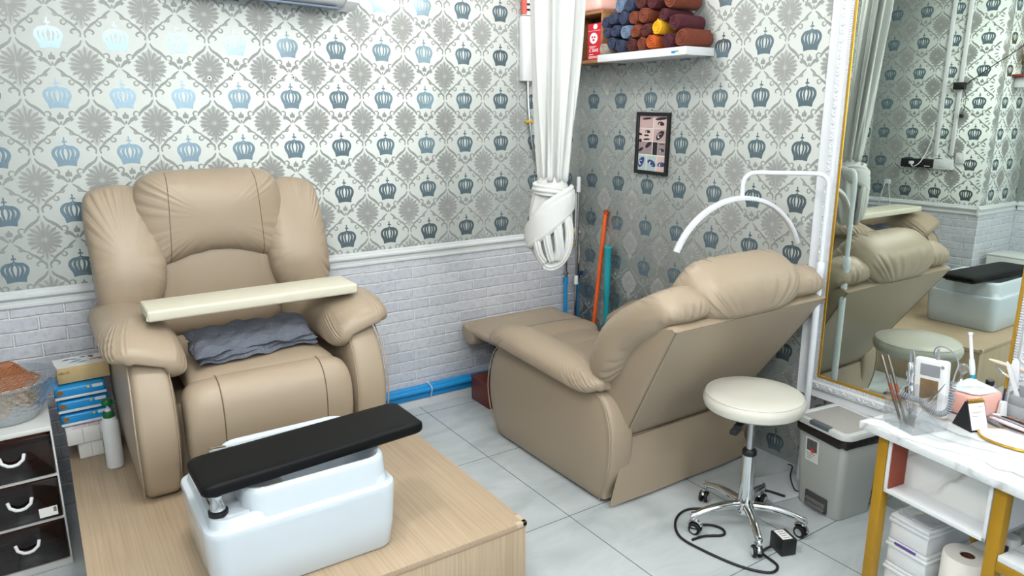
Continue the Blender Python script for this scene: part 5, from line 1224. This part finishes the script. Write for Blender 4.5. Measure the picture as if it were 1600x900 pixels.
m = MB(); m.box(WL+0.001, WL+0.02, -0.245, -0.185, 1.165, 1.205, 0.003); m.obj('plate', M_white, t)
m = MB(); m.tube(cat([(WL+0.02, -0.235, 1.17), (WL+0.03, -0.255, 1.08), (WL+0.035, -0.285, 0.95)], 16, closed=False), 0.003, 6); m.obj('lead', M_white, t)
m = MB(); m.tube(cat([(WL+0.02, -0.195, 1.17), (WL+0.03, -0.185, 1.08), (WL+0.035, -0.165, 0.95)], 16, closed=False), 0.003, 6); m.obj('lead', M_white, t)
# small ledge with a golden figurine-like vase on the recess wall
t = thing('wall_ledge', 'small red wall ledge on the recess wall, seen at the right of the mirror', 'shelf', (-4.05, YD-0.08, 2.10))
m = MB(); m.box(-4.25, -3.86, YD-0.16, YD-0.002, 2.105, 2.125, 0.004); m.obj('board', mat('dark_red_paint', (130, 44, 40), 0.5), t)
m = MB(); m.box(-3.96, -3.93, YD-0.10, YD-0.002, 2.02, 2.104, 0.004); m.obj('bracket', M_white, t)
t = thing('golden_vase', 'golden vase with a bulging body on the red wall ledge', 'vase', (-4.02, YD-0.08, 2.126))
m = MB(); m.lathe([(0.0, 0.0), (0.045, 0.0), (0.05, 0.01), (0.040, 0.03), (0.055, 0.06), (0.095, 0.11), (0.10, 0.15), (0.08, 0.19), (0.05, 0.22), (0.045, 0.24), (0.062, 0.27), (0.065, 0.30), (0.045, 0.33), (0.0, 0.335)], (-4.02, YD-0.115+0.01, 2.126), 32, 0, None, 1, 0.95); m.obj('body', mat('bright_gold', (222, 168, 32), 0.3, metal=0.5), t)

# ------------------------------------------------------------------ manicure desk at the right
DO = Vector((-0.835, -2.645, 0)); DR = math.atan2(-0.13559727, 0.99076404)
DM = Matrix.Translation(DO) @ Matrix.Rotation(DR, 4, 'Z')
def D(dep, al, z): return DM @ Vector((dep, -al, z))
def dthing(name, label, catg, dep, al, z, group=None, rz=0):
    p = D(dep, al, z); return thing(name, label, catg, tuple(p), DR+rz, group)
def dbox(m, d0, d1, a0, a1, z0, z1, bev=0.002, mi=0, X=Matrix.Identity(4)): return m.box(d0, d1, -a1, -a0, z0, z1, bev, mi, 2, DM @ X)
M_top = marble_mat('desk_marble', (208, 213, 216), (150, 150, 152), (0.97, 0.25, 0.3), 11.0, 0.2, 0.12)
M_top2 = marble_mat('compartment_marble', (216, 218, 217), (150, 143, 136), (0.0, -0.72, -0.69), 7.0, 0.3, 0.10)
t = dthing('manicure_desk', 'white marble topped manicure desk with ochre gold legs at the right edge', 'desk', 0.37, 0.5, 0)
m = MB(); dbox(m, 0, 0.70, 0, 1.0, 0.722, 0.750, 0.003); m.obj('desktop', M_top, t)
for (d0, a0) in ((0.030, 0.060), (0.640, 0.060), (0.030, 0.460), (0.640, 0.460), (0.030, 0.955), (0.640, 0.955)):
    m = MB(); dbox(m, d0, d0+0.038, a0, a0+0.038, 0.002, 0.7215, 0.003); m.obj('leg', M_goldleg, t)
m = MB(); dbox(m, 0.032, 0.45, 0.100, 0.112, 0.515, 0.721, 0.001); dbox(m, 0.032, 0.45, 0.444, 0.456, 0.515, 0.721, 0.001); dbox(m, 0.032, 0.45, 0.100, 0.456, 0.515, 0.529, 0.001); dbox(m, 0.032, 0.45, 0.100, 0.456, 0.709, 0.721, 0.001)
cp = m.obj('open_compartment', M_white, t)
m = MB(); dbox(m, 0.12, 0.126, 0.1125, 0.4435, 0.5295, 0.7085, 0.0); m.obj('marble_front', M_top2, cp)
m = MB(); dbox(m, 0.036, 0.119, 0.1125, 0.116, 0.5295, 0.7085, 0.0); m.obj('red_edge', mat('brick_red_edge', (138, 62, 44), 0.6), cp)
m = MB(); dbox(m, 0.030, 0.678, 0.100, 0.458, 0.120, 0.138, 0.002); m.obj('lower_board', M_top, t)
m = MB(); dbox(m, 0.030, 0.678, 0.500, 0.953, 0.480, 0.500, 0.002); sb = m.obj('side_shelf', M_top, t)
m = MB(); dbox(m, 0.028, 0.058, 0.499, 0.954, 0.446, 0.479, 0.002); m.obj('shelf_rail', M_goldleg, t)
for a0 in (0.56, 0.66):
    m = MB(); dbox(m, 0.40, 0.425, a0, a0+0.022, 0.501, 0.7215, 0.002); m.obj('upright_bar', M_goldleg, t)
for a0 in (0.54, 0.62):
    m = MB(); dbox(m, 0.30, 0.325, a0, a0+0.022, 0.002, 0.4795, 0.002); m.obj('upright_bar', M_goldleg, t)
# white lidded boxes under the desk
zz = 0.1385
for k, (lab, h) in enumerate((('lowest white lidded box of the stack under the desk', 0.090), ('middle white lidded box under the desk with a purple strip on its lid', 0.094), ('topmost white lidded box under the desk with a clear folder on it', 0.096))):
    t = dthing('storage_box', lab, 'box', 0.20, 0.170, zz, 'white boxes under the desk')
    e = 0.004*(2-k)
    m = MB(); dbox(m, 0.088, 0.33, 0.106, 0.250+e, zz, zz+h-0.030, 0.006); m.obj('body', M_white, t)
    m = MB(); dbox(m, 0.082, 0.336, 0.101, 0.256+e, zz+h-0.0295, zz+h-0.016, 0.004); dbox(m, 0.086, 0.332, 0.104, 0.252+e, zz+h-0.0158, zz+h-0.001, 0.005); m.obj('lid', M_white, t)
    if k == 1:
        m = MB(); dbox(m, 0.0815, 0.088, 0.135, 0.215, zz+h-0.012, zz+h-0.005, 0.001); m.obj('purple_strip', mat('purple_film', (92, 62, 140), 0.4), t)
    zz += h
t = dthing('clear_folder', 'clear plastic folder with papers lying on the topmost white box', 'folder', 0.2, 0.18, zz)
m = MB(); dbox(m, 0.105, 0.31, 0.118, 0.245, zz, zz+0.008, 0.002); m.obj('papers', mat('mixed_paper', (176, 174, 182), 0.35, var=0.25, vscale=30), t)
m = MB(); dbox(m, 0.10, 0.318, 0.112, 0.250, zz+0.0085, zz+0.0125, 0.001); m.obj('sleeve', M_cacryl, t)
# tissue roll
t = dthing('paper_roll', 'thick white paper roll standing under the desk beside the white boxes', 'paper roll', 0.135, 0.365, 0.1385)
pc = D(0.145, 0.352, 0); m = MB(); m.lathe([(0.022, 0.139), (0.070, 0.139), (0.073, 0.143), (0.073, 0.372), (0.069, 0.378), (0.024, 0.378), (0.022, 0.374), (0.022, 0.139)], pc, 48); m.obj('roll', mat('tissue_paper', (222, 218, 212), 0.9, bump=0.2, bscale=90), t)
m = MB(); m.lathe([(0.0205, 0.140), (0.0215, 0.140), (0.0215, 0.375), (0.0205, 0.375), (0.0205, 0.140)], pc, 32); m.lathe([(0.0, 0.142), (0.0204, 0.142), (0.0204, 0.150), (0.0, 0.150)], pc, 24); m.obj('core', mat('brown_card', (92, 60, 44), 0.8), t)
t = dthing('small_tub', 'small white tub with a dark label standing behind the paper roll', 'tub', 0.30, 0.34, 0.1385)
pc2 = D(0.30, 0.395, 0); m = MB(); m.lathe([(0.0, 0.139), (0.030, 0.139), (0.030, 0.42), (0.026, 0.428), (0.0, 0.428)], pc2, 28); m.obj('body', M_white, t)
m = MB(); dbox(m, 0.268, 0.2695, 0.382, 0.408, 0.375, 0.405, 0); m.obj('label', mat('dark_violet', (52, 44, 66), 0.5), t)
# acrylic holder with tools
t = dthing('acrylic_holder', 'clear acrylic pen holder with two compartments at the corner of the desk', 'holder', 0.13, 0.115, 0.7505)
hx2 = DM @ Matrix.Translation((0.133, -0.113, 0.751)) @ Matrix.Rotation(math.radians(-9), 4, 'Z')
for nm, (x0, x1, y0_, y1_, z1_) in (('wall', (-0.074, -0.071, -0.070, 0.064, 0.120)), ('wall', (0.071, 0.074, -0.070, 0.064, 0.120)), ('wall', (-0.0705, 0.0705, -0.070, -0.067, 0.120)), ('wall', (-0.0705, 0.0705, 0.0665, 0.0695, 0.120)), ('divider', (-0.0705, 0.0705, -0.0055, -0.0025, 0.10)), ('floor_plate', (-0.074, 0.074, -0.070, 0.0695, 0.0))):
    m = MB()
    if nm == 'floor_plate': m.box(x0, x1, y0_, y1_, 0.0, 0.003, 0.0005, 0, 1, hx2)
    else: m.box(x0, x1, y0_, y1_, 0.0035, z1_, 0.0005, 0, 1, hx2)
    m.obj(nm, M_cacryl, t)
for k, (lab, b0_, t0_) in enumerate((('left steel tweezers with a copper middle in the acrylic holder', (0.090, 0.096, 0.757), (0.082, -0.006, 0.985)), ('right steel tweezers with a copper middle in the acrylic holder', (0.104, 0.104, 0.757), (0.092, 0.012, 0.986)))):
    a, b = D(*b0_), D(*t0_); t = thing('tweezers', lab, 'tweezers', tuple(a))
    m = MB(); m.tube([a, a.lerp(b, 0.03), a.lerp(b, 0.36)], [0.002, 0.004, 0.0055], 10); m.tube([a.lerp(b, 0.58), a.lerp(b, 0.97), b], [0.0058, 0.0050, 0.003], 10); m.obj('arms', mat('dark_steel', (120, 114, 106), 0.25, metal=0.9), t)
    m = MB(); m.tube([a.lerp(b, 0.355), a.lerp(b, 0.585)], 0.0062, 10); m.obj('copper_grip', mat('copper_lacquer', (134, 72, 50), 0.3, metal=0.5), t)
a, b = D(0.145, 0.086, 0.765), D(0.148, 0.062, 0.965); L = lambda q: a.lerp(b, q)
t = thing('nail_drill', 'chrome nail drill handpiece standing in the acrylic holder', 'nail drill', tuple(a))
m = MB(); m.tube([L(0), L(0.1), L(0.14), L(0.55), L(0.57), L(0.75), L(0.77), L(0.95), L(1.0)], [0.004, 0.006, 0.0125, 0.0135, 0.012, 0.012, 0.0145, 0.0135, 0.008], 18); m.obj('handpiece', M_chrome, t)
m = MB(); m.tube([b, D(0.149, 0.058, 1.0)], [0.0055, 0.0035], 10); m.obj('strain_relief', mat('grey_rubber', (128, 132, 138), 0.5), t)
M_gcord = MATS['grey_rubber']
m = MB(); pts = cat([D(0.149, 0.058, 1.0), D(0.148, 0.062, 1.013), D(0.142, 0.078, 0.985), D(0.12, 0.086, 0.905), D(0.07, 0.100, 0.900), D(0.045, 0.108, 0.892)], 40, closed=False); m.tube(pts, 0.0024, 8)
cpts = cat([D(0.042, 0.110, 0.888), D(0.042, 0.151, 0.883), D(0.042, 0.183, 0.885), D(0.045, 0.212, 0.871), D(0.055, 0.240, 0.858), D(0.07, 0.262, 0.876), D(0.085, 0.258, 0.920), D(0.10, 0.246, 0.963)], 480, closed=False)
hel = []
for i in range(480):
    tt = (cpts[min(i+1, 479)]-cpts[max(i-1, 0)]).normalized(); n1 = tt.orthogonal().normalized() if abs(tt.z) > 0.999 else tt.cross(Vector((0, 0, 1))).normalized(); n2 = tt.cross(n1); a_ = i/480*2*pi*40
    hel.append(cpts[i]+n1*0.0082*math.cos(a_)+n2*0.0082*math.sin(a_))
m.tube(hel, 0.0023, 6)
pts = cat([D(0.10, 0.246, 0.963), D(0.13, 0.232, 0.985), D(0.16, 0.219, 1.005), D(0.16, 0.204, 1.034), D(0.16, 0.174, 1.049), D(0.16, 0.147, 1.046), D(0.165, 0.130, 1.03), D(0.19, 0.113, 1.005)], 40, closed=False); m.tube(pts, 0.0024, 8)
m.obj('coiled_cord', M_gcord, t)
# drill controller
t = dthing('drill_controller', 'white nail drill controller with a grey display, standing behind the acrylic holder', 'controller', 0.24, 0.1, 0.7505)
cX = DM @ Matrix.Translation((0.252, -0.088, 0.7515)) @ Matrix.Rotation(math.radians(3), 4, 'Y') @ Matrix.Rotation(math.radians(-6), 4, 'X')
m = MB(); m.box(-0.016, 0.016, -0.060, 0.060, 0.004, 0.212, 0.010, 0, 3, cX); m.obj('case', M_white, t)
m = MB(); m.box(-0.0175, -0.0155, -0.040, 0.034, 0.150, 0.192, 0.002, 0, 1, cX); m.obj('display', mat('grey_display', (132, 136, 142), 0.25), t)
m = MB(); m.box(-0.0175, -0.0155, -0.036, 0.032, 0.030, 0.138, 0.004, 0, 1, cX); m.obj('window', mat('brown_tinted_window', (120, 100, 74), 0.15, var=0.25, vscale=25), t)
m = MB(); m.lathe([(0.0, 0), (0.006, 0), (0.006, 0.0018), (0.0, 0.002)], (0, 0, 0), 16, 0, X=cX @ Matrix.Translation((-0.016, -0.048, 0.190)) @ Matrix.Rotation(-pi/2, 4, 'Y')); m.obj('button', MATS['grey_rubber'], t)
m = MB(); m.tube([cX @ Vector((0, -0.018, 0.210)), cX @ Vector((0, -0.018, 0.228)), cX @ Vector((0, -0.018, 0.252))], [0.0075, 0.0065, 0.0035], 12); m.obj('plug', MATS['grey_rubber'], t)
a, b = D(0.105, 0.123, 0.762), D(0.135, 0.200, 0.935)
t = thing('cuticle_probe', 'thin steel probe leaning across the right half of the acrylic holder', 'tool', tuple(a))
m = MB(); m.tube([a, a.lerp(b, 0.2), a.lerp(b, 0.8), b], [0.001, 0.0026, 0.0026, 0.0012], 8); m.obj('shaft', M_steel, t)
m = MB(); m.tube([a.lerp(b, 0.35), a.lerp(b, 0.65)], 0.0034, 8); m.obj('grip', M_steel, t)
# pink tissue box
t = dthing('tissue_box', 'soft pink and white tissue pack behind the coiled grey cord', 'tissue pack', 0.41, 0.14, 0.7505)
m = MB(); m.pillow(rr(0.15, 0.125, 0.012, 8), 0.050, 0.042, lambda u, v, w: DM @ Vector((0.425+u, -0.128+v, 0.793+w)), n=6, raw=True, rings=10, amp=0.003, freq=14, seed=3); m.obj('wrapper', mat('salmon_film', (238, 180, 168), 0.35), t)
m = MB(); m.pillow(rr(0.14, 0.115, 0.03, 8), 0.012, 0.004, lambda u, v, w: DM @ Vector((0.425+u, -0.126+v, 0.842+w+0.008*math.sin(u*40)*math.sin(v*46))), n=3, raw=True, rings=8, amp=0.006, freq=9, seed=9); m.obj('white_top', M_filmw, t)
m = MB(); dbox(m, 0.3485, 0.351, 0.075, 0.107, 0.800, 0.822, 0.001); m.obj('blue_mark', mat('sky_print', (120, 190, 226), 0.5), t)
# desk calendar
t = dthing('desk_calendar', 'tiny black stand calendar with a blank-looking white page and gold spiral', 'calendar', 0.28, 0.19, 0.7505)
kX = DM @ Matrix.Translation((0.298, -0.205, 0.7510)) @ Matrix.Rotation(math.radians(76), 4, 'Z')
tri_ = [(-0.044, 0.0), (0.038, 0.0), (-0.002, 0.098), (-0.008, 0.098)]
m = MB(); m.loft([[kX @ Vector((x, y, z)) for x, z in tri_] for y in (-0.036, 0.036)], 0, True, True, False); m.obj('stand', M_dark, t)
dn = Vector((-(0.098), 0, 0.036)).normalized()
def kp(u, v, o=0.0): base = Vector((-0.044+0.036*v, u, 0.098*v)); return kX @ (base+Vector((-0.94, 0, 0.345))*(0.0012+o))
m = MB(); m.loft([[kp(-0.032, 0.06), kp(0.032, 0.06), kp(0.032, 0.93), kp(-0.032, 0.93)], [kp(-0.032, 0.06, 0.0012), kp(0.032, 0.06, 0.0012), kp(0.032, 0.93, 0.0012), kp(-0.032, 0.93, 0.0012)]], 0, True, True, False); pg = m.obj('page', M_carton, t)
for v, a0, a1 in ((0.80, 0.006, 0.024), (0.62, -0.024, 0.016), (0.5, -0.024, 0.0)):
    m = MB(); m.add([kp(-a1, v, 0.0018), kp(-a0, v, 0.0018), kp(-a0, v+0.02, 0.0018), kp(-a1, v+0.02, 0.0018)], [(0, 1, 2, 3)]); m.obj('print_line', MATS['pale_grey_print'], pg)
m = MB()
hel = [kX @ Vector((-0.006+0.0062*math.cos(a_), -0.032+0.064*i/140, 0.098+0.0062*math.sin(a_))) for i, a_ in [(i, i/140*2*pi*11) for i in range(141)]]
m.tube(hel, 0.0013, 6); m.obj('spiral', M_gold, t)
# agate coaster with gold rim
t = dthing('agate_coaster', 'white agate coaster with an uneven gold rim on the desk front', 'coaster', 0.30, 0.34, 0.7505)
cc = (0.305, -0.335); m = MB(); rg = []
for z, kf in ((0.751, 0.97), (0.754, 1.0), (0.758, 1.0), (0.760, 0.97)):
    rg.append([DM @ Vector((cc[0]+kf*0.070*math.cos(a_)*(1+0.04*math.sin(3*a_+1)), cc[1]+kf*0.092*math.sin(a_)*(1+0.04*math.sin(5*a_)), z)) for a_ in [2*pi*i/64 for i in range(64)]])
m.loft(rg); m.obj('slab', mat('white_agate', (224, 222, 228), 0.15, var=0.06, vscale=20), t)
m = MB(); m.tube([DM @ Vector((cc[0]+0.072*math.cos(a_)*(1+0.04*math.sin(3*a_+1)+0.012*math.sin(19*a_)), cc[1]+0.094*math.sin(a_)*(1+0.04*math.sin(5*a_)+0.010*math.sin(23*a_)), 0.7565)) for a_ in [2*pi*i/120 for i in range(120)]], 0.0045, 8, closed=True); m.obj('gold_rim', M_gold, t)
# oval tray with nail tools
t = dthing('tool_tray', 'grey oval metal tray lying behind the agate coaster', 'tray', 0.41, 0.28, 0.7505)
tc_ = (0.415, -0.285); ta = math.radians(-6)
def TP(x, y, z): return DM @ Vector((tc_[0]+x*math.cos(ta)-y*math.sin(ta), tc_[1]+x*math.sin(ta)+y*math.cos(ta), z))
m = MB(); m.loft([[TP(kx*math.cos(a_), ky*math.sin(a_), z) for a_ in [2*pi*i/56 for i in range(56)]] for kx, ky, z in ((0.040, 0.098, 0.751), (0.048, 0.108, 0.758), (0.053, 0.113, 0.766), (0.051, 0.111, 0.7665), (0.045, 0.104, 0.760), (0.036, 0.095, 0.7545))], 0, True); m.obj('dish', M_steel, t)
for k, (nm, lab, x0, ya, yb, col, r) in enumerate((('nail_clipper', 'pale pink nail tool lying at the front of the grey oval tray', -0.028, 0.080, -0.092, (236, 214, 222), 0.0075), ('nail_clipper', 'silver nail tool lying along the middle of the grey oval tray', 0.002, 0.090, -0.088, (170, 172, 176), 0.006), ('nail_clipper', 'black handled nail tool at the back of the grey oval tray', 0.024, 0.075, -0.080, (40, 38, 44), 0.005))):
    a, b = TP(x0, ya*0.86, 0.7635+r), TP(x0+0.006, yb*0.86, 0.7635+r); t = thing(nm, lab, 'nail tool', tuple(a))
    m = MB(); m.tube([a, a.lerp(b, 0.1), a.lerp(b, 0.5), a.lerp(b, 0.95), b], [0.002, r*0.8, r, r*0.7, r*0.3], 10); m.obj('handle', mat('tool_colour_%d' % k, col, 0.25, metal=0.7 if k == 1 else 0.0), t)
    m = MB(); m.tube([a, a+(a-b).normalized()*0.014], [0.0018, 0.0006], 6); m.obj('tip', M_steel, t)
# organiser at the back with files, brush, jar
t = dthing('desk_organizer', 'translucent grey desk organizer tray at the back of the desk', 'organizer', 0.575, 0.25, 0.7505)
m = MB(); dbox(m, 0.50, 0.66, 0.155, 0.60, 0.751, 0.754, 0.001); dbox(m, 0.50, 0.503, 0.155, 0.60, 0.7545, 0.800, 0.001); dbox(m, 0.657, 0.66, 0.155, 0.60, 0.7545, 0.825, 0.001); dbox(m, 0.5035, 0.6565, 0.155, 0.158, 0.7545, 0.81, 0.001); dbox(m, 0.575, 0.578, 0.1585, 0.60, 0.7545, 0.81, 0.001)
m.obj('tray', mat('grey_translucent', (206, 210, 214), 0.15, trans=0.55, ior=1.3), t)
def flatfile(name, label, catg, b0_, t0_, w, th, mt, extra=None):
    a, b = D(*b0_), D(*t0_); t = thing(name, label, catg, tuple(a)); ax = (b-a).normalized(); sd = (DM.to_3x3() @ Vector((0.3, -1, 0))).normalized(); sd = (sd-ax*sd.dot(ax)).normalized(); nn = ax.cross(sd); rings = []
    for i in range(15):
        q = i/14; ww = w*min(1, 0.35+6*min(q, 1-q)); p = a.lerp(b, q); rings.append([p+sd*ww+nn*th, p-sd*ww+nn*th, p-sd*ww-nn*th, p+sd*ww-nn*th])
    m = MB(); m.loft(rings, 0, True, True, False); m.obj('blade', mt, t)
    m = MB(); p, q_ = a.lerp(b, 0.08), a.lerp(b, 0.5); m.loft([[x+sd*w*0.86+nn*(th+0.0003), x-sd*w*0.86+nn*(th+0.0003), x-sd*w*0.86+nn*(th+0.0008), x+sd*w*0.86+nn*(th+0.0008)] for x in (p, q_)], 0, True, True, False); m.obj('grit_strip', extra or mt, t); return t
flatfile('nail_file', 'white nail file with pale lettering standing in the organizer', 'nail file', (0.615, 0.165, 0.756), (0.635, 0.140, 0.928), 0.013, 0.002, M_white, M_filmw)
flatfile('nail_file', 'narrow grey nail file standing left of the white one in the organizer', 'nail file', (0.585, 0.215, 0.756), (0.622, 0.118, 0.912), 0.007, 0.0015, mat('grey_file', (190, 192, 196), 0.5))
flatfile('nail_file', 'lilac striped nail file leaning at the right of the organizer', 'nail file', (0.60, 0.245, 0.756), (0.63, 0.232, 0.950), 0.015, 0.002, mat('lilac_file', (186, 178, 226), 0.5), mat('purple_strip', (140, 128, 200), 0.5))
flatfile('emery_board', 'beige wooden emery board lying across the back of the organizer', 'emery board', (0.645, 0.040, 0.893), (0.66, 0.300, 0.882), 0.010, 0.0018, mat('beige_board', (216, 200, 180), 0.6))
for k, (lab, b0_, t0_, col, r) in enumerate((('dark slim pen tool standing at the front of the organizer', (0.54, 0.170, 0.756), (0.55, 0.166, 0.835), (52, 48, 66), 0.0035), ('slim steel pen tool standing beside the dark one in the organizer', (0.535, 0.185, 0.756), (0.55, 0.180, 0.85), (168, 170, 172), 0.003))):
    a, b = D(*b0_), D(*t0_); t = thing('pen_tool', lab, 'tool', tuple(a)); m = MB(); m.tube([a, a.lerp(b, 0.12), a.lerp(b, 0.9), b], [0.001, r, r, r*0.6], 10); m.obj('barrel', mat('pen_colour_%d' % k, col, 0.35), t)
    m = MB(); m.tube([b, b+(b-a).normalized()*0.008], [r*0.5, 0.0006], 8); m.obj('tip', M_steel, t)
t = dthing('steel_clip', 'curved steel tweezers leaning behind the narrow grey file', 'tweezers', 0.60, 0.09, 0.84)
m = MB(); m.tube(cat([D(0.635, 0.172, 0.756), D(0.642, 0.150, 0.830), D(0.64, 0.105, 0.855), D(0.635, 0.080, 0.880)], 16, closed=False), 0.003, 8); m.tube(cat([D(0.635, 0.172, 0.756), D(0.642, 0.143, 0.836), D(0.64, 0.09, 0.864), D(0.635, 0.076, 0.880)], 16, closed=False), 0.003, 8); m.obj('arms', M_steel, t)
a, b = D(0.50, 0.094, 0.7515), D(0.50, 0.041, 1.021); L = lambda q: a.lerp(b, q)
t = thing('nail_brush', 'white handled brush with a teal collar standing upright behind the pink pack', 'brush', tuple(a))
m = MB(); m.tube([L(0.42), L(0.5), L(0.62), L(0.64), L(0.96), L(0.97), L(1.0)], [0.009, 0.011, 0.009, 0.0065, 0.0058, 0.0085, 0.008], 16); m.obj('handle', M_white, t)
m = MB(); m.tube([L(0.26), L(0.30), L(0.42)], [0.010, 0.012, 0.0095], 16); m.obj('collar', mat('teal_collar', (24, 140, 164), 0.4), t)
m = MB(); m.tube([L(0.0), L(0.08), L(0.259)], [0.007, 0.009, 0.010], 14); m.obj('bristles', mat('dark_bristle', (60, 56, 60), 0.9), t)
pj_ = D(0.535, 0.118, 0); t = thing('gel_jar', 'small purple jar with a black lid beside the brush on the desk', 'jar', (pj_.x, pj_.y, 0.7505))
m = MB(); m.lathe([(0.0, 0.751), (0.017, 0.751), (0.019, 0.755), (0.019, 0.800), (0.0, 0.800)], pj_, 28); m.obj('base', M_filmw, t)
m = MB(); m.lathe([(0.0, 0.8005), (0.0195, 0.8005), (0.0205, 0.806), (0.0195, 0.832), (0.0, 0.834)], pj_, 28); m.obj('body', mat('purple_gel', (150, 118, 176), 0.2), t)
m = MB(); m.lathe([(0.0, 0.8345), (0.014, 0.8345), (0.0145, 0.850), (0.012, 0.853), (0.0, 0.853)], pj_, 28); m.obj('lid', M_dark, t)
for k, (dp, al, lab) in enumerate(((0.505, 0.160, 'short white plastic tube standing between the pink pack and the jar'), (0.478, 0.205, 'white faceted plastic cup in front of the purple jar'))):
    p = D(dp, al, 0); t = thing('plastic_cup', lab, 'cup', (p.x, p.y, 0.7505)); m = MB(); h = 0.075 if k == 0 else 0.055
    m.lathe([(0.0, 0.751), (0.010 if k == 0 else 0.018, 0.751), (0.010 if k == 0 else 0.013, 0.751+h), (0.0, 0.751+h)], p, 8 if k else 20); m.obj('body', M_white, t)
    m = MB(); m.lathe([(0.0, 0.7512+h), (0.011, 0.7512+h), (0.011, 0.755+h), (0.0, 0.755+h)], p, 16); m.obj('rim', M_filmw, t)
for k, (dp, al) in enumerate(((0.470, 0.245), (0.47, 0.285))):
    p = D(dp, al, 0.751); t = thing('polish_block', ('left', 'right')[k]+' small brown speckled block at the foot of the organizer', 'block', tuple(p), DR)
    m = MB(); m.box(-0.010, 0.010, -0.012, 0.012, 0, 0.018, 0.003); m.obj('block', mat('brown_speckle', (142, 104, 92), 0.6, var=0.3, vscale=120), t, local=True)
p = D(0.43, 0.075, 0); t = thing('crystal_stopper', 'faceted clear crystal knob glinting behind the white controller', 'ornament', (p.x, p.y, 0.7505))
m = MB(); m.lathe([(0.0, 0.844), (0.014, 0.846), (0.006, 0.862), (0.005, 0.878), (0.018, 0.892), (0.020, 0.904), (0.012, 0.918), (0.0, 0.920)], p, 8); m.obj('knob', M_cacryl, t, angle=10)

# old wall plugs left in the wallpaper
for k, (x, z) in enumerate(((-2.370, 1.993), (-2.259, 2.008), (-2.061, 2.001), (-1.950, 2.006))):
    t = thing('wall_plug', ('leftmost of four empty wall plugs above the upright recliner', 'second of four empty wall plugs above the upright recliner', 'third of four empty wall plugs above the upright recliner', 'rightmost of four empty wall plugs above the upright recliner')[k], 'wall plug', (x, 0, z), 0, 'empty wall plugs')
    m = MB(); m.lathe([(0.006, 0.0), (0.011, 0.001), (0.011, 0.003), (0.005, 0.004), (0.004, 0.001)], (x, -0.0012, z), 16, 0, X=Matrix.Rotation(pi/2, 4, 'X')); m.obj('ring', M_trim, t)
    m = MB(); m.lathe([(0.0, 0.0022), (0.0045, 0.0022), (0.0045, 0.0012), (0.0, 0.0012)], (x, -0.0012, z), 12, 0, X=Matrix.Rotation(pi/2, 4, 'X')); m.obj('hole', M_dark, t)
